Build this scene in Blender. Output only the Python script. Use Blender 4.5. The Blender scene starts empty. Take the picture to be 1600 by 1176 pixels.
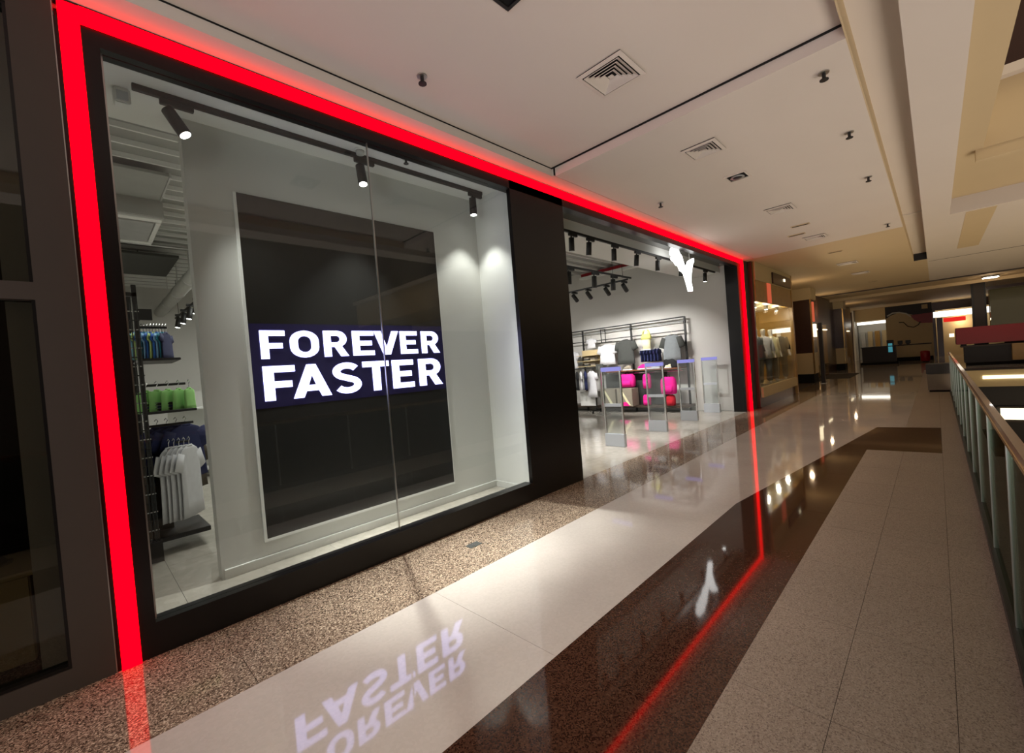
import bpy, bmesh, math, random
from mathutils import Vector, Matrix
random.seed(7)
SC = bpy.context.scene
COL = SC.collection
R = math.radians
PI = math.pi

# ------------------------------------------------------------------ camera
cd = bpy.data.cameras.new('camera'); cam = bpy.data.objects.new('camera', cd); COL.objects.link(cam)
YAW, PITCH, ROLL = R(44.699), R(-1.087), R(-4.6104)
cd.sensor_width = 36; cd.lens = 36 * 671.85 / 1600; cd.clip_end = 200; cd.clip_start = .02
F = Vector((math.cos(YAW) * math.cos(PITCH), math.sin(YAW) * math.cos(PITCH), math.sin(PITCH)))
RT = Vector((math.sin(YAW), -math.cos(YAW), 0)); UP = RT.cross(F)
R2 = RT * math.cos(ROLL) + UP * math.sin(ROLL); U2 = -RT * math.sin(ROLL) + UP * math.cos(ROLL)
M = Matrix((R2, U2, -F)).transposed().to_4x4(); M.translation = (0, -3.6546, 1.65)
cam.matrix_world = M
SC.camera = cam
# ------------------------------------------------------------------ world, exposure, large lights
SC.view_settings.view_transform = 'Standard'; SC.view_settings.look = 'None'
SC.view_settings.gamma = 1; SC.view_settings.exposure = 0; SC.view_settings.use_curve_mapping = False
W = bpy.data.worlds.new('mall_ambient'); SC.world = W; W.use_nodes = True
W.node_tree.nodes['Background'].inputs[0].default_value = (1.0, .76, .50, 1)
W.node_tree.nodes['Background'].inputs[1].default_value = .6


def lamp(name, kind, loc, power, color=(1, 1, 1), size=.1, to=None, angle=60, blend=.5, sy=None):
    l = bpy.data.lights.new(name, kind); l.energy = power; l.color = color
    if kind == 'AREA':
        l.size = size
        if sy: l.shape = 'RECTANGLE'; l.size_y = sy
    else:
        l.shadow_soft_size = size
    if kind == 'SPOT': l.spot_size = R(angle); l.spot_blend = blend
    o = bpy.data.objects.new(name, l); COL.objects.link(o); o.location = loc
    if to is not None:
        o.rotation_euler = (Vector(to) - Vector(loc)).to_track_quat('-Z', 'Y').to_euler()
    return o


WARM = (1, .70, .42); WW = (1, .86, .68); NEUT = (1, .97, .93); COOL = (.93, .97, 1)
# added area fills facing down, standing in for the store's many fittings
for x, y, p in ((2.4, 3.6, 110), (3.2, 7.5, 70), (7.0, 7.0, 220)):
    lamp('store_ceiling_fill', 'AREA', (x, y, 4.25), p, NEUT, 1.6, (x, y, 0))
# unseen fill lights added for the hall, the atrium and the concourse
lamp('hall_fill', 'AREA', (-4.5, -4.5, 1.6), 150, (.92, .92, 1), 2.5, (3, -2.2, 4.0))  # added fill behind the viewer, aimed up to brighten the ceiling
lamp('atrium_fill_up', 'AREA', (4.5, -9.0, -3.6), 590, (1, .86, .74), 14, (4.5, -6.0, 4), sy=4)  # added upward fill, stands in for spill from the lower level
lamp('atrium_fill_up', 'AREA', (18, -9.0, -3.6), 250, (1, .74, .42), 12, (19, -6.0, 4), sy=4)  # second added upward fill, amber, for the farther ceiling
lamp('atrium_fill_top', 'AREA', (5, -11.5, 11.5), 200, (1, .78, .5), 4.0, (5, -5, 0))  # added soft light high over the atrium, without a fitting
for x, y, z, p in ((19.3, -.1, 3.3, 14), (26, .2, 3.2, 14), (35, .2, 3.2, 14)):
    lamp('concourse_fill', 'POINT', (x, y, z), p, WARM, .06)  # bare points added to light the far concourse
lamp('lower_hall_fill', 'AREA', (12, -8, -1.2), 10, (1, .85, .6), 3, (12, -8, -5))  # weak light added to brighten the lower floor


# ------------------------------------------------------------------ materials
def lin(h):
    h = h.lstrip('#'); c = [int(h[i:i + 2], 16) / 255 for i in (0, 2, 4)]
    return tuple((v / 12.92 if v <= .04045 else ((v + .055) / 1.055) ** 2.4) for v in c) + (1,)


MATS = {}


def mat(name, col='#808080', rough=.5, metal=0, noise=0, scale=20, bump=0, bscale=60, emit=None, es=1, spec=.5, coat=0):
    if name in MATS: return MATS[name]
    m = bpy.data.materials.new(name); m.use_nodes = True; nt = m.node_tree; b = nt.nodes['Principled BSDF']
    c = lin(col) if isinstance(col, str) else tuple(col) + (1,)
    b.inputs['Base Color'].default_value = c
    b.inputs['Roughness'].default_value = rough; b.inputs['Metallic'].default_value = metal
    b.inputs['Specular IOR Level'].default_value = spec; b.inputs['Coat Weight'].default_value = coat
    tc = nt.nodes.new('ShaderNodeTexCoord')
    if noise:
        n = nt.nodes.new('ShaderNodeTexNoise'); n.inputs['Scale'].default_value = scale; n.inputs['Detail'].default_value = 4
        nt.links.new(tc.outputs['Object'], n.inputs['Vector'])
        mx = nt.nodes.new('ShaderNodeMix'); mx.data_type = 'RGBA'
        mx.inputs[6].default_value = tuple(v * (1 - noise) for v in c[:3]) + (1,)
        mx.inputs[7].default_value = tuple(min(1, v * (1 + noise)) for v in c[:3]) + (1,)
        nt.links.new(n.outputs['Fac'], mx.inputs[0]); nt.links.new(mx.outputs[2], b.inputs['Base Color'])
    if bump:
        n2 = nt.nodes.new('ShaderNodeTexNoise'); n2.inputs['Scale'].default_value = bscale
        nt.links.new(tc.outputs['Object'], n2.inputs['Vector'])
        bp = nt.nodes.new('ShaderNodeBump'); bp.inputs['Strength'].default_value = bump; bp.inputs['Distance'].default_value = .01
        nt.links.new(n2.outputs['Fac'], bp.inputs['Height']); nt.links.new(bp.outputs['Normal'], b.inputs['Normal'])
    if emit:
        b.inputs['Emission Color'].default_value = (lin(emit) if isinstance(emit, str) else tuple(emit) + (1,))
        b.inputs['Emission Strength'].default_value = es
    MATS[name] = m
    return m


def granite(name, cols, scale, rough, bumpy=.0, spec=.5, fine=.35):
    """speckled stone: voronoi grains of several mineral colours"""
    m = bpy.data.materials.new(name); m.use_nodes = True; nt = m.node_tree; b = nt.nodes['Principled BSDF']
    g = nt.nodes.new('ShaderNodeNewGeometry')
    v = nt.nodes.new('ShaderNodeTexVoronoi'); v.inputs['Scale'].default_value = scale
    nt.links.new(g.outputs['Position'], v.inputs['Vector'])
    sep = nt.nodes.new('ShaderNodeSeparateColor'); nt.links.new(v.outputs['Color'], sep.inputs[0])
    cr = nt.nodes.new('ShaderNodeValToRGB'); cr.color_ramp.interpolation = 'CONSTANT'
    el = cr.color_ramp.elements
    el[0].position = 0; el[0].color = lin(cols[0][1]); el[1].position = cols[1][0]; el[1].color = lin(cols[1][1])
    for p, c in cols[2:]:
        e = el.new(p); e.color = lin(c)
    nt.links.new(sep.outputs[0], cr.inputs[0])
    n = nt.nodes.new('ShaderNodeTexNoise'); n.inputs['Scale'].default_value = 1.3; n.inputs['Detail'].default_value = 3
    nt.links.new(g.outputs['Position'], n.inputs['Vector'])
    mr = nt.nodes.new('ShaderNodeMapRange'); mr.inputs[3].default_value = .82; mr.inputs[4].default_value = 1.15
    nt.links.new(n.outputs['Fac'], mr.inputs[0])
    hs = nt.nodes.new('ShaderNodeHueSaturation'); nt.links.new(cr.outputs[0], hs.inputs['Color']); nt.links.new(mr.outputs[0], hs.inputs['Value'])
    nt.links.new(hs.outputs[0], b.inputs['Base Color'])
    b.inputs['Roughness'].default_value = rough; b.inputs['Specular IOR Level'].default_value = spec
    if bumpy:
        bp = nt.nodes.new('ShaderNodeBump'); bp.inputs['Strength'].default_value = bumpy; bp.inputs['Distance'].default_value = .002
        nt.links.new(sep.outputs[1], bp.inputs['Height']); nt.links.new(bp.outputs['Normal'], b.inputs['Normal'])
    MATS[name] = m
    return m


def emis(name, col, s):
    m = bpy.data.materials.new(name); m.use_nodes = True; nt = m.node_tree
    nt.nodes.clear(); e = nt.nodes.new('ShaderNodeEmission'); o = nt.nodes.new('ShaderNodeOutputMaterial')
    e.inputs[0].default_value = tuple(col) + (1,); e.inputs[1].default_value = s
    nt.links.new(e.outputs[0], o.inputs[0]); MATS[name] = m
    return m


def glass(name, tint=(1, 1, 1), r0=.04, rough=.0, haze=0, k=1):
    m = bpy.data.materials.new(name); m.use_nodes = True; nt = m.node_tree; nt.nodes.clear()
    o = nt.nodes.new('ShaderNodeOutputMaterial'); t = nt.nodes.new('ShaderNodeBsdfTransparent'); g = nt.nodes.new('ShaderNodeBsdfGlossy')
    t.inputs[0].default_value = tuple(tint) + (1,); g.inputs['Roughness'].default_value = rough
    lw = nt.nodes.new('ShaderNodeLayerWeight'); lw.inputs[0].default_value = .5
    p = nt.nodes.new('ShaderNodeMath'); p.operation = 'POWER'; p.inputs[1].default_value = 5
    nt.links.new(lw.outputs['Facing'], p.inputs[0])
    ma = nt.nodes.new('ShaderNodeMath'); ma.operation = 'MULTIPLY_ADD'; ma.inputs[1].default_value = (1 - r0) * k; ma.inputs[2].default_value = r0
    nt.links.new(p.outputs[0], ma.inputs[0])
    mx = nt.nodes.new('ShaderNodeMixShader'); nt.links.new(ma.outputs[0], mx.inputs[0])
    if haze:
        d = nt.nodes.new('ShaderNodeBsdfDiffuse'); d.inputs[0].default_value = (.8, .85, .9, 1) if haze < .1 else (.45, .43, .25, 1)
        m2 = nt.nodes.new('ShaderNodeMixShader'); m2.inputs[0].default_value = haze
        nt.links.new(t.outputs[0], m2.inputs[1]); nt.links.new(d.outputs[0], m2.inputs[2]); nt.links.new(m2.outputs[0], mx.inputs[1])
    else:
        nt.links.new(t.outputs[0], mx.inputs[1])
    nt.links.new(g.outputs[0], mx.inputs[2]); nt.links.new(mx.outputs[0], o.inputs[0]); MATS[name] = m
    return m


mat('ceiling_paint', '#d6cdc4', .75, noise=.03, scale=1.2)
mat('ceiling_shade', '#cab692', .75, noise=.03, scale=1.5)  # shaded copy of the ceiling paint, amber dimness put into the colour
mat('white_paint', '#d9dad6', .6, noise=.02, scale=2)
mat('grey_paint', '#c3c3be', .6, noise=.03, scale=1.5)
mat('store_wall', '#c6c4bf', .6, noise=.04, scale=1.2)
mat('black_panel', '#0d0b0b', .32, spec=.4)
mat('black_metal', '#161616', .45, noise=.2, scale=30)
mat('track_black', '#1a1b1a', .5)
mat('screen_black', '#232322', .22, spec=.5)
mat('display_floor', '#b9b8ae', .25, noise=.1, scale=4)
mat('dark_gap', '#050505', .9)
mat('soffit_gloss', '#4b4a48', .12, spec=.8)
mat('tan_frame', '#40362f', .5, noise=.08, scale=8)
mat('chrome', (.72, .72, .72), .16, 1)
mat('brushed_steel', (.5, .5, .48), .32, 1)
mat('brass', (.62, .42, .18), .22, 1)
mat('rail_wood', '#5b3a1c', .3, noise=.25, scale=25, coat=.4)
mat('grout', '#3a322b', .9)
mat('grey_plastic', '#b5bac0', .35)
mat('galvanized', (.55, .55, .54), .38, 1, noise=.15, scale=6)
mat('deck_metal', '#8d8f8a', .55, 0, noise=.15, scale=3)
mat('duct_paint', '#b4b4ae', .5, noise=.1, scale=5)
mat('cassette_white', '#a9aaa6', .5)
mat('wood_shelf', '#7a4a2c', .45, noise=.3, scale=18)
mat('dark_wood', '#43362c', .5, noise=.25, scale=14)
mat('cream_paint', '#c9b68c', .5, noise=.05, scale=4)
mat('brown_panel', '#3b2118', .28, noise=.15, scale=6)
mat('gold_panel', '#a5803e', .35, noise=.2, scale=5)
mat('red_paint', '#8e0716', .4, noise=.08, scale=6)
mat('dark_box', '#221f22', .5, noise=.1, scale=8)
mat('grey_box', '#6b6258', .6, noise=.08, scale=8)
mat('lower_stone', '#2c2720', .5, noise=.2, scale=3)
mat('dark_mesh', '#30140f', .7, noise=.5, scale=60)
mat('mannequin_white', '#d8d2c6', .4)
mat('mannequin_gold', '#c9a96a', .4)
for n, c in dict(cloth_white='#d5d5d8', cloth_navy='#1b2350', cloth_black='#17171a', cloth_charcoal='#3c3e3b', cloth_grey='#74797c', cloth_pink='#e5188e',
                 cloth_red='#b5122a', cloth_green='#98d27a', cloth_lime='#c8e08a', cloth_blue='#2d6cc4', cloth_sky='#93c4ea', cloth_teal='#2187a0',
                 cloth_yellow='#cdca74', cloth_brown='#4b4235', cloth_rose='#d98aa0', cloth_cream='#e3dcb4', cloth_beige='#8d8474').items():
    mat(n, c, .85, noise=.12, scale=14, bump=.15, bscale=250)
granite('gravel_granite', [(0, '#43362c'), (.18, '#736254'), (.5, '#968473'), (.75, '#b4a08b'), (.9, '#d0bfa8')], 150, .06)
granite('dark_granite', [(0, '#301c14'), (.3, '#432b20'), (.62, '#4d3326'), (.9, '#583d2f')], 150, .05)
granite('white_stone', [(0, '#beb6af'), (.3, '#c0b8b1'), (.7, '#c2bab3')], 60, .04)
granite('beige_granite', [(0, '#6c5e55'), (.14, '#877a6e'), (.5, '#918477'), (.8, '#9c8f83')], 190, .45, .2)
granite('store_tile', [(0, '#a8a398'), (.4, '#aca79c'), (.75, '#b0aba0')], 14, .07)
emis('red_light', (1, .0, .004), 4.2)
emis('letter_light', (.52, .50, 1), 5.5)
emis('emblem_light', (1, .99, .96), 4.0)
emis('lens_light', (1, .98, .93), 14)
emis('violet_light', (.36, .35, .85), .85)
emis('salmon_light', (1, .18, .08), .55)
emis('warm_light', (1, .85, .55), 2.2)
emis('white_shop_light', (1, .93, .80), 3.0)
emis('teal_screen', (.1, .42, .5), .5)
emis('small_red_light', (1, .03, .02), .8)
emis('blue_standby', (.1, .2, 1), .5)
mat('led_screen', (.012, .010, .03), .22, emit=(.02, .016, .075), es=.2)
glass('shop_glass', (.93, .955, .94), .035)
glass('dark_glass', (.50, .49, .45), .05)
glass('rail_glass', (.42, .50, .42), .03, k=.35)
glass('acrylic', (.90, .93, .93), .05, .02, .035)
glass('fog_glass', (.55, .6, .5), .06, .05, .25)


# ------------------------------------------------------------------ geometry helpers
def T(o, label=None, cat=None, group=None, kind=None):
    if label: o['label'] = label
    if cat: o['category'] = cat
    if group: o['group'] = group
    if kind: o['kind'] = kind
    return o


def thing(name, label, cat, loc=(0, 0, 0), rz=0, group=None):
    o = bpy.data.objects.new(name, None); COL.objects.link(o); o.location = loc; o.rotation_euler = (0, 0, rz)
    o.empty_display_size = .1
    return T(o, label, cat, group)


def root(name, loc=(0, 0, 0)):
    o = bpy.data.objects.new(name, None); COL.objects.link(o); o.location = loc; o['kind'] = 'structure'
    return o


def obj(name, bm, m, parent=None, smooth=False, kind=None):
    me = bpy.data.meshes.new(name)
    bmesh.ops.recalc_face_normals(bm, faces=bm.faces)
    bm.to_mesh(me); bm.free()
    if smooth:
        for p in me.polygons: p.use_smooth = True
    me.materials.append(MATS[m] if isinstance(m, str) else m)
    o = bpy.data.objects.new(name, me); COL.objects.link(o)
    if parent: o.parent = parent
    if kind: o['kind'] = kind
    return o


def inst(src, name, parent=None, loc=(0, 0, 0), rot=(0, 0, 0), scale=None):
    o = bpy.data.objects.new(name, src.data); COL.objects.link(o); o.location = loc; o.rotation_euler = rot
    if scale: o.scale = scale
    if parent: o.parent = parent
    return o


def copy_tree(o, parent=None):
    c = o.copy(); COL.objects.link(c)
    if parent: c.parent = parent
    for ch in list(o.children): copy_tree(ch, c)
    return c


def bx(x0, x1, y0, y1, z0, z1, bev=0, bm=None):
    b = bmesh.new()
    vs = [b.verts.new((x, y, z)) for z in (z0, z1) for y in (y0, y1) for x in (x0, x1)]
    for f in ((0, 2, 3, 1), (4, 5, 7, 6), (0, 1, 5, 4), (2, 6, 7, 3), (0, 4, 6, 2), (1, 3, 7, 5)): b.faces.new([vs[i] for i in f])
    if bev: bmesh.ops.bevel(b, geom=list(b.edges), offset=bev, segments=2, affect='EDGES')
    return join(bm, b)


def join(bm, b):
    if bm is None: return b
    me = bpy.data.meshes.new('t'); b.to_mesh(me); b.free(); bm.from_mesh(me); bpy.data.meshes.remove(me)
    return bm


def prism(pts, h0, h1, axis='z', bm=None):
    """polygon extruded along an axis: z -> (x,y), y -> (x,z), x -> (y,z)"""
    b = bm or bmesh.new()
    def P(p, h):
        return {'z': (p[0], p[1], h), 'y': (p[0], h, p[1]), 'x': (h, p[0], p[1])}[axis]
    lo = [b.verts.new(P(p, h0)) for p in pts]; hi = [b.verts.new(P(p, h1)) for p in pts]
    b.faces.new(lo); b.faces.new(hi[::-1])
    n = len(pts)
    for i in range(n): b.faces.new((lo[i], lo[(i + 1) % n], hi[(i + 1) % n], hi[i]))
    return b


def tube(pts, r, seg=8, bm=None, cap=True):
    b = bm or bmesh.new(); pts = [Vector(p) for p in pts]; rings = []
    up0 = None
    for i, p in enumerate(pts):
        d = (pts[min(i + 1, len(pts) - 1)] - pts[max(i - 1, 0)]).normalized()
        a = Vector((0, 0, 1)) if abs(d.z) < .9 else Vector((1, 0, 0))
        u = d.cross(a).normalized(); v = d.cross(u)
        rr = r[i] if isinstance(r, (list, tuple)) else r
        rings.append([b.verts.new(p + (u * math.cos(2 * PI * k / seg) + v * math.sin(2 * PI * k / seg)) * rr) for k in range(seg)])
    for a, c in zip(rings, rings[1:]):
        for k in range(seg): b.faces.new((a[k], a[(k + 1) % seg], c[(k + 1) % seg], c[k]))
    if cap: b.faces.new(rings[0][::-1]); b.faces.new(rings[-1])
    return b


def loft(rings, bm=None, cap=True):
    """rings: lists of equal numbers of points"""
    b = bm or bmesh.new(); rs = [[b.verts.new(p) for p in r] for r in rings]
    n = len(rs[0])
    for a, c in zip(rs, rs[1:]):
        for k in range(n): b.faces.new((a[k], a[(k + 1) % n], c[(k + 1) % n], c[k]))
    if cap: b.faces.new(rs[0][::-1]); b.faces.new(rs[-1])
    return b


def ell(cx, cy, z, rx, ry, n=16, p=2.4, wob=0, ph=0):
    out = []
    for k in range(n):
        a = 2 * PI * k / n; c, s = math.cos(a), math.sin(a)
        q = 1 + wob * math.sin(5 * a + ph)
        out.append((cx + rx * q * math.copysign(abs(c) ** (2 / p), c), cy + ry * q * (1 + 2.5 * wob * math.sin(7 * a + ph)) * math.copysign(abs(s) ** (2 / p), s), z))
    return out


def clip(poly, ax, v, keep_less):
    out = []
    for i, a in enumerate(poly):
        b = poly[(i + 1) % len(poly)]
        ia = (a[ax] <= v) if keep_less else (a[ax] >= v); ib = (b[ax] <= v) if keep_less else (b[ax] >= v)
        if ia: out.append(a)
        if ia != ib:
            t = (v - a[ax]) / (b[ax] - a[ax]); out.append((a[0] + t * (b[0] - a[0]), a[1] + t * (b[1] - a[1])))
    return out


def area(p): return abs(sum(p[i][0] * p[(i + 1) % len(p)][1] - p[(i + 1) % len(p)][0] * p[i][1] for i in range(len(p)))) / 2


def slabs(poly, xs, ys, m, name, parent, gap=.0015, z1=0):
    for x0, x1 in zip(xs, xs[1:]):
        for y0, y1 in zip(ys, ys[1:]):
            p = clip(clip(clip(clip(poly, 0, x0 + gap, False), 0, x1 - gap, True), 1, y0 + gap, False), 1, y1 - gap, True)
            q = []
            for a in p:
                if not q or (abs(a[0] - q[-1][0]) + abs(a[1] - q[-1][1])) > 1e-4: q.append(a)
            if len(q) > 2 and area(q) > .002:
                obj(name, prism(q, z1 - .02, z1), m, parent)


def steps(a, b, s, o=0):
    v = [a]; x = o + math.ceil((a - o) / s + 1e-6) * s
    while x < b - .05: v.append(x); x += s
    return v + [b]


# ------------------------------------------------------------------ SETTING: floors
fl = obj('floor', bx(-6, 28, -3.93, 1.2, -.3, -.006), 'grout', kind='structure')
WHITE = [(-6, -.87), (60, -.87), (60, -3.2), (10.55, -3.2), (10.47, -2.80), (4.9, -2.045), (-6, -2.04)]
DARK = [(-6, -2.04), (4.9, -2.045), (10.47, -2.80), (10.6, -3.648), (8.32, -3.648), (8.27, -2.843), (-6, -2.843)]
slabs([(-6, 0), (24, 0), (24, -.87), (-6, -.87)], steps(-6, 24, 1.2, .6), [-.87, 0], 'gravel_granite', 'slab', fl)
slabs(WHITE, steps(-6, 28, 2.4, 1.8), [-4, 0], 'white_stone', 'slab', fl, .001)
slabs(DARK, steps(-6, 28, 1.6, 1.81), [-4, 0], 'dark_granite', 'slab', fl, .0012)
TY = [-3.93, -3.65, -3.255, -2.843]
slabs([(-6, -2.843), (8.27, -2.843), (8.32, -3.648), (10.6, -3.648), (10.6, -3.93), (-6, -3.93)], steps(-6, 10.6, .82, 2.21), TY, 'beige_granite', 'tile', fl, .0011)
slabs([(10.55, -3.2), (10.6, -3.93), (28, -3.93), (28, -3.2)], steps(10.5, 28, .82, 2.21), [-3.93, -3.65, -3.2], 'beige_granite', 'tile', fl, .0011)
f2 = obj('floor', bx(28, 47, -16, 6, -.3, -.006), 'grout', kind='structure')
slabs([(28, -16), (47, -16), (47, 6), (28, 6)], steps(28, 47, 2.4, 1.8), steps(-16, 6, 2.4, -.87), 'white_stone', 'slab', f2, .001)
f3 = obj('floor', bx(-.2, 13, 0, 12.2, -.3, -.006), 'grout', kind='structure')
slabs([(0, 0.0), (12.5, 0.0), (12.5, 12), (0, 12)], steps(0, 12.5, 1.2, .5), steps(0, 12, 1.2, .55), 'store_tile', 'tile', f3, .0015)
f4 = obj('floor', bx(-8, 40, -16, -3.95, -5.3, -5), 'lower_stone', kind='structure')

# ------------------------------------------------------------------ ceilings
def struct(name, b, m, parent=None):
    o = obj(name, b, m, parent)
    if not parent: o['kind'] = 'structure'
    return o

struct('ceiling', bx(-6, 4.47, -3.25, -.25, 4.165, 4.36), 'ceiling_paint')
struct('ceiling', bx(4.47, 12.9, -3.25, -.30, 4.05, 4.3), 'ceiling_paint')
struct('ceiling', bx(12.91, 27, -3.25, 1.3, 4.052, 4.3), 'ceiling_shade')
struct('ceiling', bx(27, 47, -16, 6, 4.05, 4.3), 'ceiling_shade')
struct('ceiling', bx(-6, 4.47, -.25, .05, 4.066, 4.3), 'ceiling_paint')
struct('ceiling', bx(4.47, 12.9, -.27, .05, 4.066, 4.3), 'ceiling_paint')        # strip above the red light
struct('trim', bx(4.47, 12.9, -.30, -.27, 4.075, 4.3), 'dark_gap')
struct('trim', bx(4.45, 4.47, -3.25, -.25, 4.153, 4.3), 'dark_gap')
struct('trim', bx(-6, 4.45, -.256, -.25, 4.155, 4.3), 'dark_gap')
# cove slot
struct('ceiling', bx(-6, 19.15, -3.75, -3.1, 4.27, 4.5), 'ceiling_paint')
struct('trim', bx(-6, 19.15, -3.262, -3.25, 4.05, 4.27), 'ceiling_shade')
struct('trim', bx(19.15, 19.2, -3.6, -3.25, 4.05, 4.42), 'black_panel')
struct('trim', bx(12.75, 12.83, -3.57, -3.26, 4.25, 4.268), 'ceiling_paint')
struct('ceiling', bx(-6, 27, -3.965, -3.57, 4.05, 4.42), 'ceiling_paint')      # long beam
struct('ceiling', bx(19.2, 27, -3.57, -3.25, 4.051, 4.3), 'ceiling_shade')
# coffer over the atrium
struct('ceiling', bx(-6, 12.7, -4.28, -3.965, 4.36, 4.6), 'ceiling_shade')
struct('ceiling', bx(9.7, 12.7, -16, -4.28, 4.36, 4.6), 'ceiling_shade')
struct('ceiling', bx(12.7, 27, -16, -3.965, 4.052, 4.6), 'ceiling_paint')
struct('wall_far', bx(9.7, 9.9, -16, -4.1, 4.6, 5.25), 'ceiling_shade')
struct('trim', bx(9.55, 9.9, -16, -4.1, 5.25, 5.38), 'ceiling_paint')
struct('wall_upper', bx(9.8, 10, -16, -4.1, 5.38, 9), 'dark_mesh')
struct('ceiling', bx(9.72, 9.86, -16, -4.2, 4.2, 4.36), 'ceiling_shade')
struct('wall_lower_near', bx(-8.2, -8, -16, -3.95, -5, -.3), 'dark_box')
struct('wall_lower_side', bx(-8, 28, -3.99, -3.95, -5, -.56), 'grey_box')
struct('wall_lower_end', bx(28, 28.2, -16, -3.95, -5, -.3), 'dark_box')
struct('wall_opposite', bx(-8, 47, -16.2, -16, -5, 9), 'tan_frame')
struct('trim', bx(12.8, 18.0, -4.62, -4.2, 4.046, 4.052), 'ceiling_shade')
struct('trim', bx(27, 27.05, -16, 1.2, 4.0, 4.06), 'tan_frame')
struct('trim', bx(19.85, 19.88, -16, -3.6, 4.046, 4.052), 'tan_frame')
struct('trim', bx(30, 30.2, -16, 4, 3.9, 4.06), 'ceiling_shade')

# ------------------------------------------------------------------ store shell
struct('wall_store_end', bx(12.55, 12.75, .30, 12, 0, 4.75), 'store_wall')
struct('wall_back', bx(-.2, 12.75, 12, 12.2, 0, 4.75), 'store_wall')
struct('wall_left', bx(-.25, -.05, .06, 12, 0, 4.75), 'store_wall')
wd = struct('wall_display', bx(.78, 4.1, .88, 1.02, 0, 4.03), 'grey_paint')
struct('trim', bx(.80, 4.09, .868, .88, .0, .075), 'white_paint')
struct('trim', bx(.80, 4.09, .855, .88, .075, .085), 'white_paint')
struct('wall_display_side', bx(4.1, 4.25, .03, 1.02, 0, 4.03), 'white_paint')
struct('trim', bx(4.085, 4.1, .03, .88, 0, .08), 'white_paint')
struct('ceiling', bx(-.05, 4.25, .05, 1.2, 4.03, 4.75), 'white_paint')
# entry soffit, edge and bulkhead
struct('ceiling', bx(4.93, 12.5, .02, .46, 3.96, 4.06), 'soffit_gloss')
struct('ceiling', bx(4.6, 12.55, .46, 1.3, 3.80, 4.06), 'white_paint')
struct('wall_bulkhead', bx(4.25, 12.55, .9, 1.3, 4.0, 4.75), 'white_paint')
deck = struct('ceiling', bx(-.2, 12.75, 1.0, 12.2, 4.74, 4.8), 'deck_metal')
rib = obj('rib', prism([(-.022, 4.74), (-.014, 4.68), (.014, 4.68), (.022, 4.74)], -.05, 12.55, 'x'), 'white_paint', deck)
rib.location.y = 1.54
for k in range(1, 27): inst(rib, 'rib', deck, (0, 1.54 + k * .39, 0))

# ------------------------------------------------------------------ shopfront portal
po = thing('shopfront_portal', 'black shopfront portal edged with a glowing red light strip', 'shopfront')
obj('jamb', bx(.055, .25, -.03, .12, 0, 3.955), 'black_panel', po)
obj('header', bx(.25, 12.40, -.03, .10, 3.85, 3.955), 'black_panel', po).scale = (1, 1, 1)
obj('header_light_stop', bx(.06, 4.25, .022, .049, 3.955, 4.03), 'black_panel', po)  # unseen filler added to stop red light leaking into the window
obj('strip_light_shield', bx(.06, 12.76, -.048, .02, 4.055, 4.064), 'black_panel', po)  # black cover added to hold the strip's red light off the ceiling
obj('base_sill', bx(.25, 3.88, -.03, .10, 0, .212), 'black_panel', po)
obj('pier', bx(3.88, 4.93, -.03, .028, 0, 3.955), 'black_panel', po); obj('pier_return', bx(4.27, 4.93, .028, .30, 0, 3.955), 'black_panel', po)
obj('end_jamb', bx(12.40, 12.68, -.02, .298, 0, 3.955), 'black_panel', po)
obj('end_jamb', bx(12.76, 12.83, -.02, .1, 0, 4.05), 'black_panel', po)
obj('light_strip', bx(.075, .168, -.05, -.029, 0, 4.05), 'red_light', po)
obj('light_strip', bx(.168, 12.68, -.05, .02, 3.955, 4.055), 'red_light', po)
obj('light_strip', bx(12.68, 12.76, -.07, .02, 0, 4.055), 'red_light', po)

w1 = root('window_1')
obj('pane', bx(.25, 2.048, .03, .042, .212, 3.85), 'shop_glass', w1)
obj('pane', bx(2.054, 3.88, .03, .042, .212, 3.85), 'shop_glass', w1)
obj('glass_joint', bx(2.047, 2.055, .026, .046, .212, 3.85), 'brushed_steel', w1)
obj('edge_bead', bx(.25, .262, .02, .05, .212, 3.85), 'brushed_steel', w1)

# ------------------------------------------------------------------ display panel with letters
dp = thing('display_board', 'tall black display panel on the grey window wall with lit white lettering', 'sign', (0, .878, 0))
obj('panel', bx(1.15, 3.345, -.02, 0, .245, 3.47), 'screen_black', dp)
led = obj('led_screen', bx(1.152, 3.343, -.023, -.02, 1.46, 2.26), 'led_screen', dp)
obj('border', bx(1.125, 1.15, -.024, 0, .22, 3.47), 'white_paint', dp)
obj('border', bx(1.15, 3.345, -.024, 0, .22, .245), 'white_paint', dp)
obj('border', bx(3.345, 3.355, -.022, 0, .22, 3.47), 'white_paint', dp)


def arc(cx, cy, rx, ry, a0, a1, n=10):
    return [(cx + rx * math.cos(R(a0 + (a1 - a0) * i / n)), cy + ry * math.sin(R(a0 + (a1 - a0) * i / n))) for i in range(n + 1)]


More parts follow.
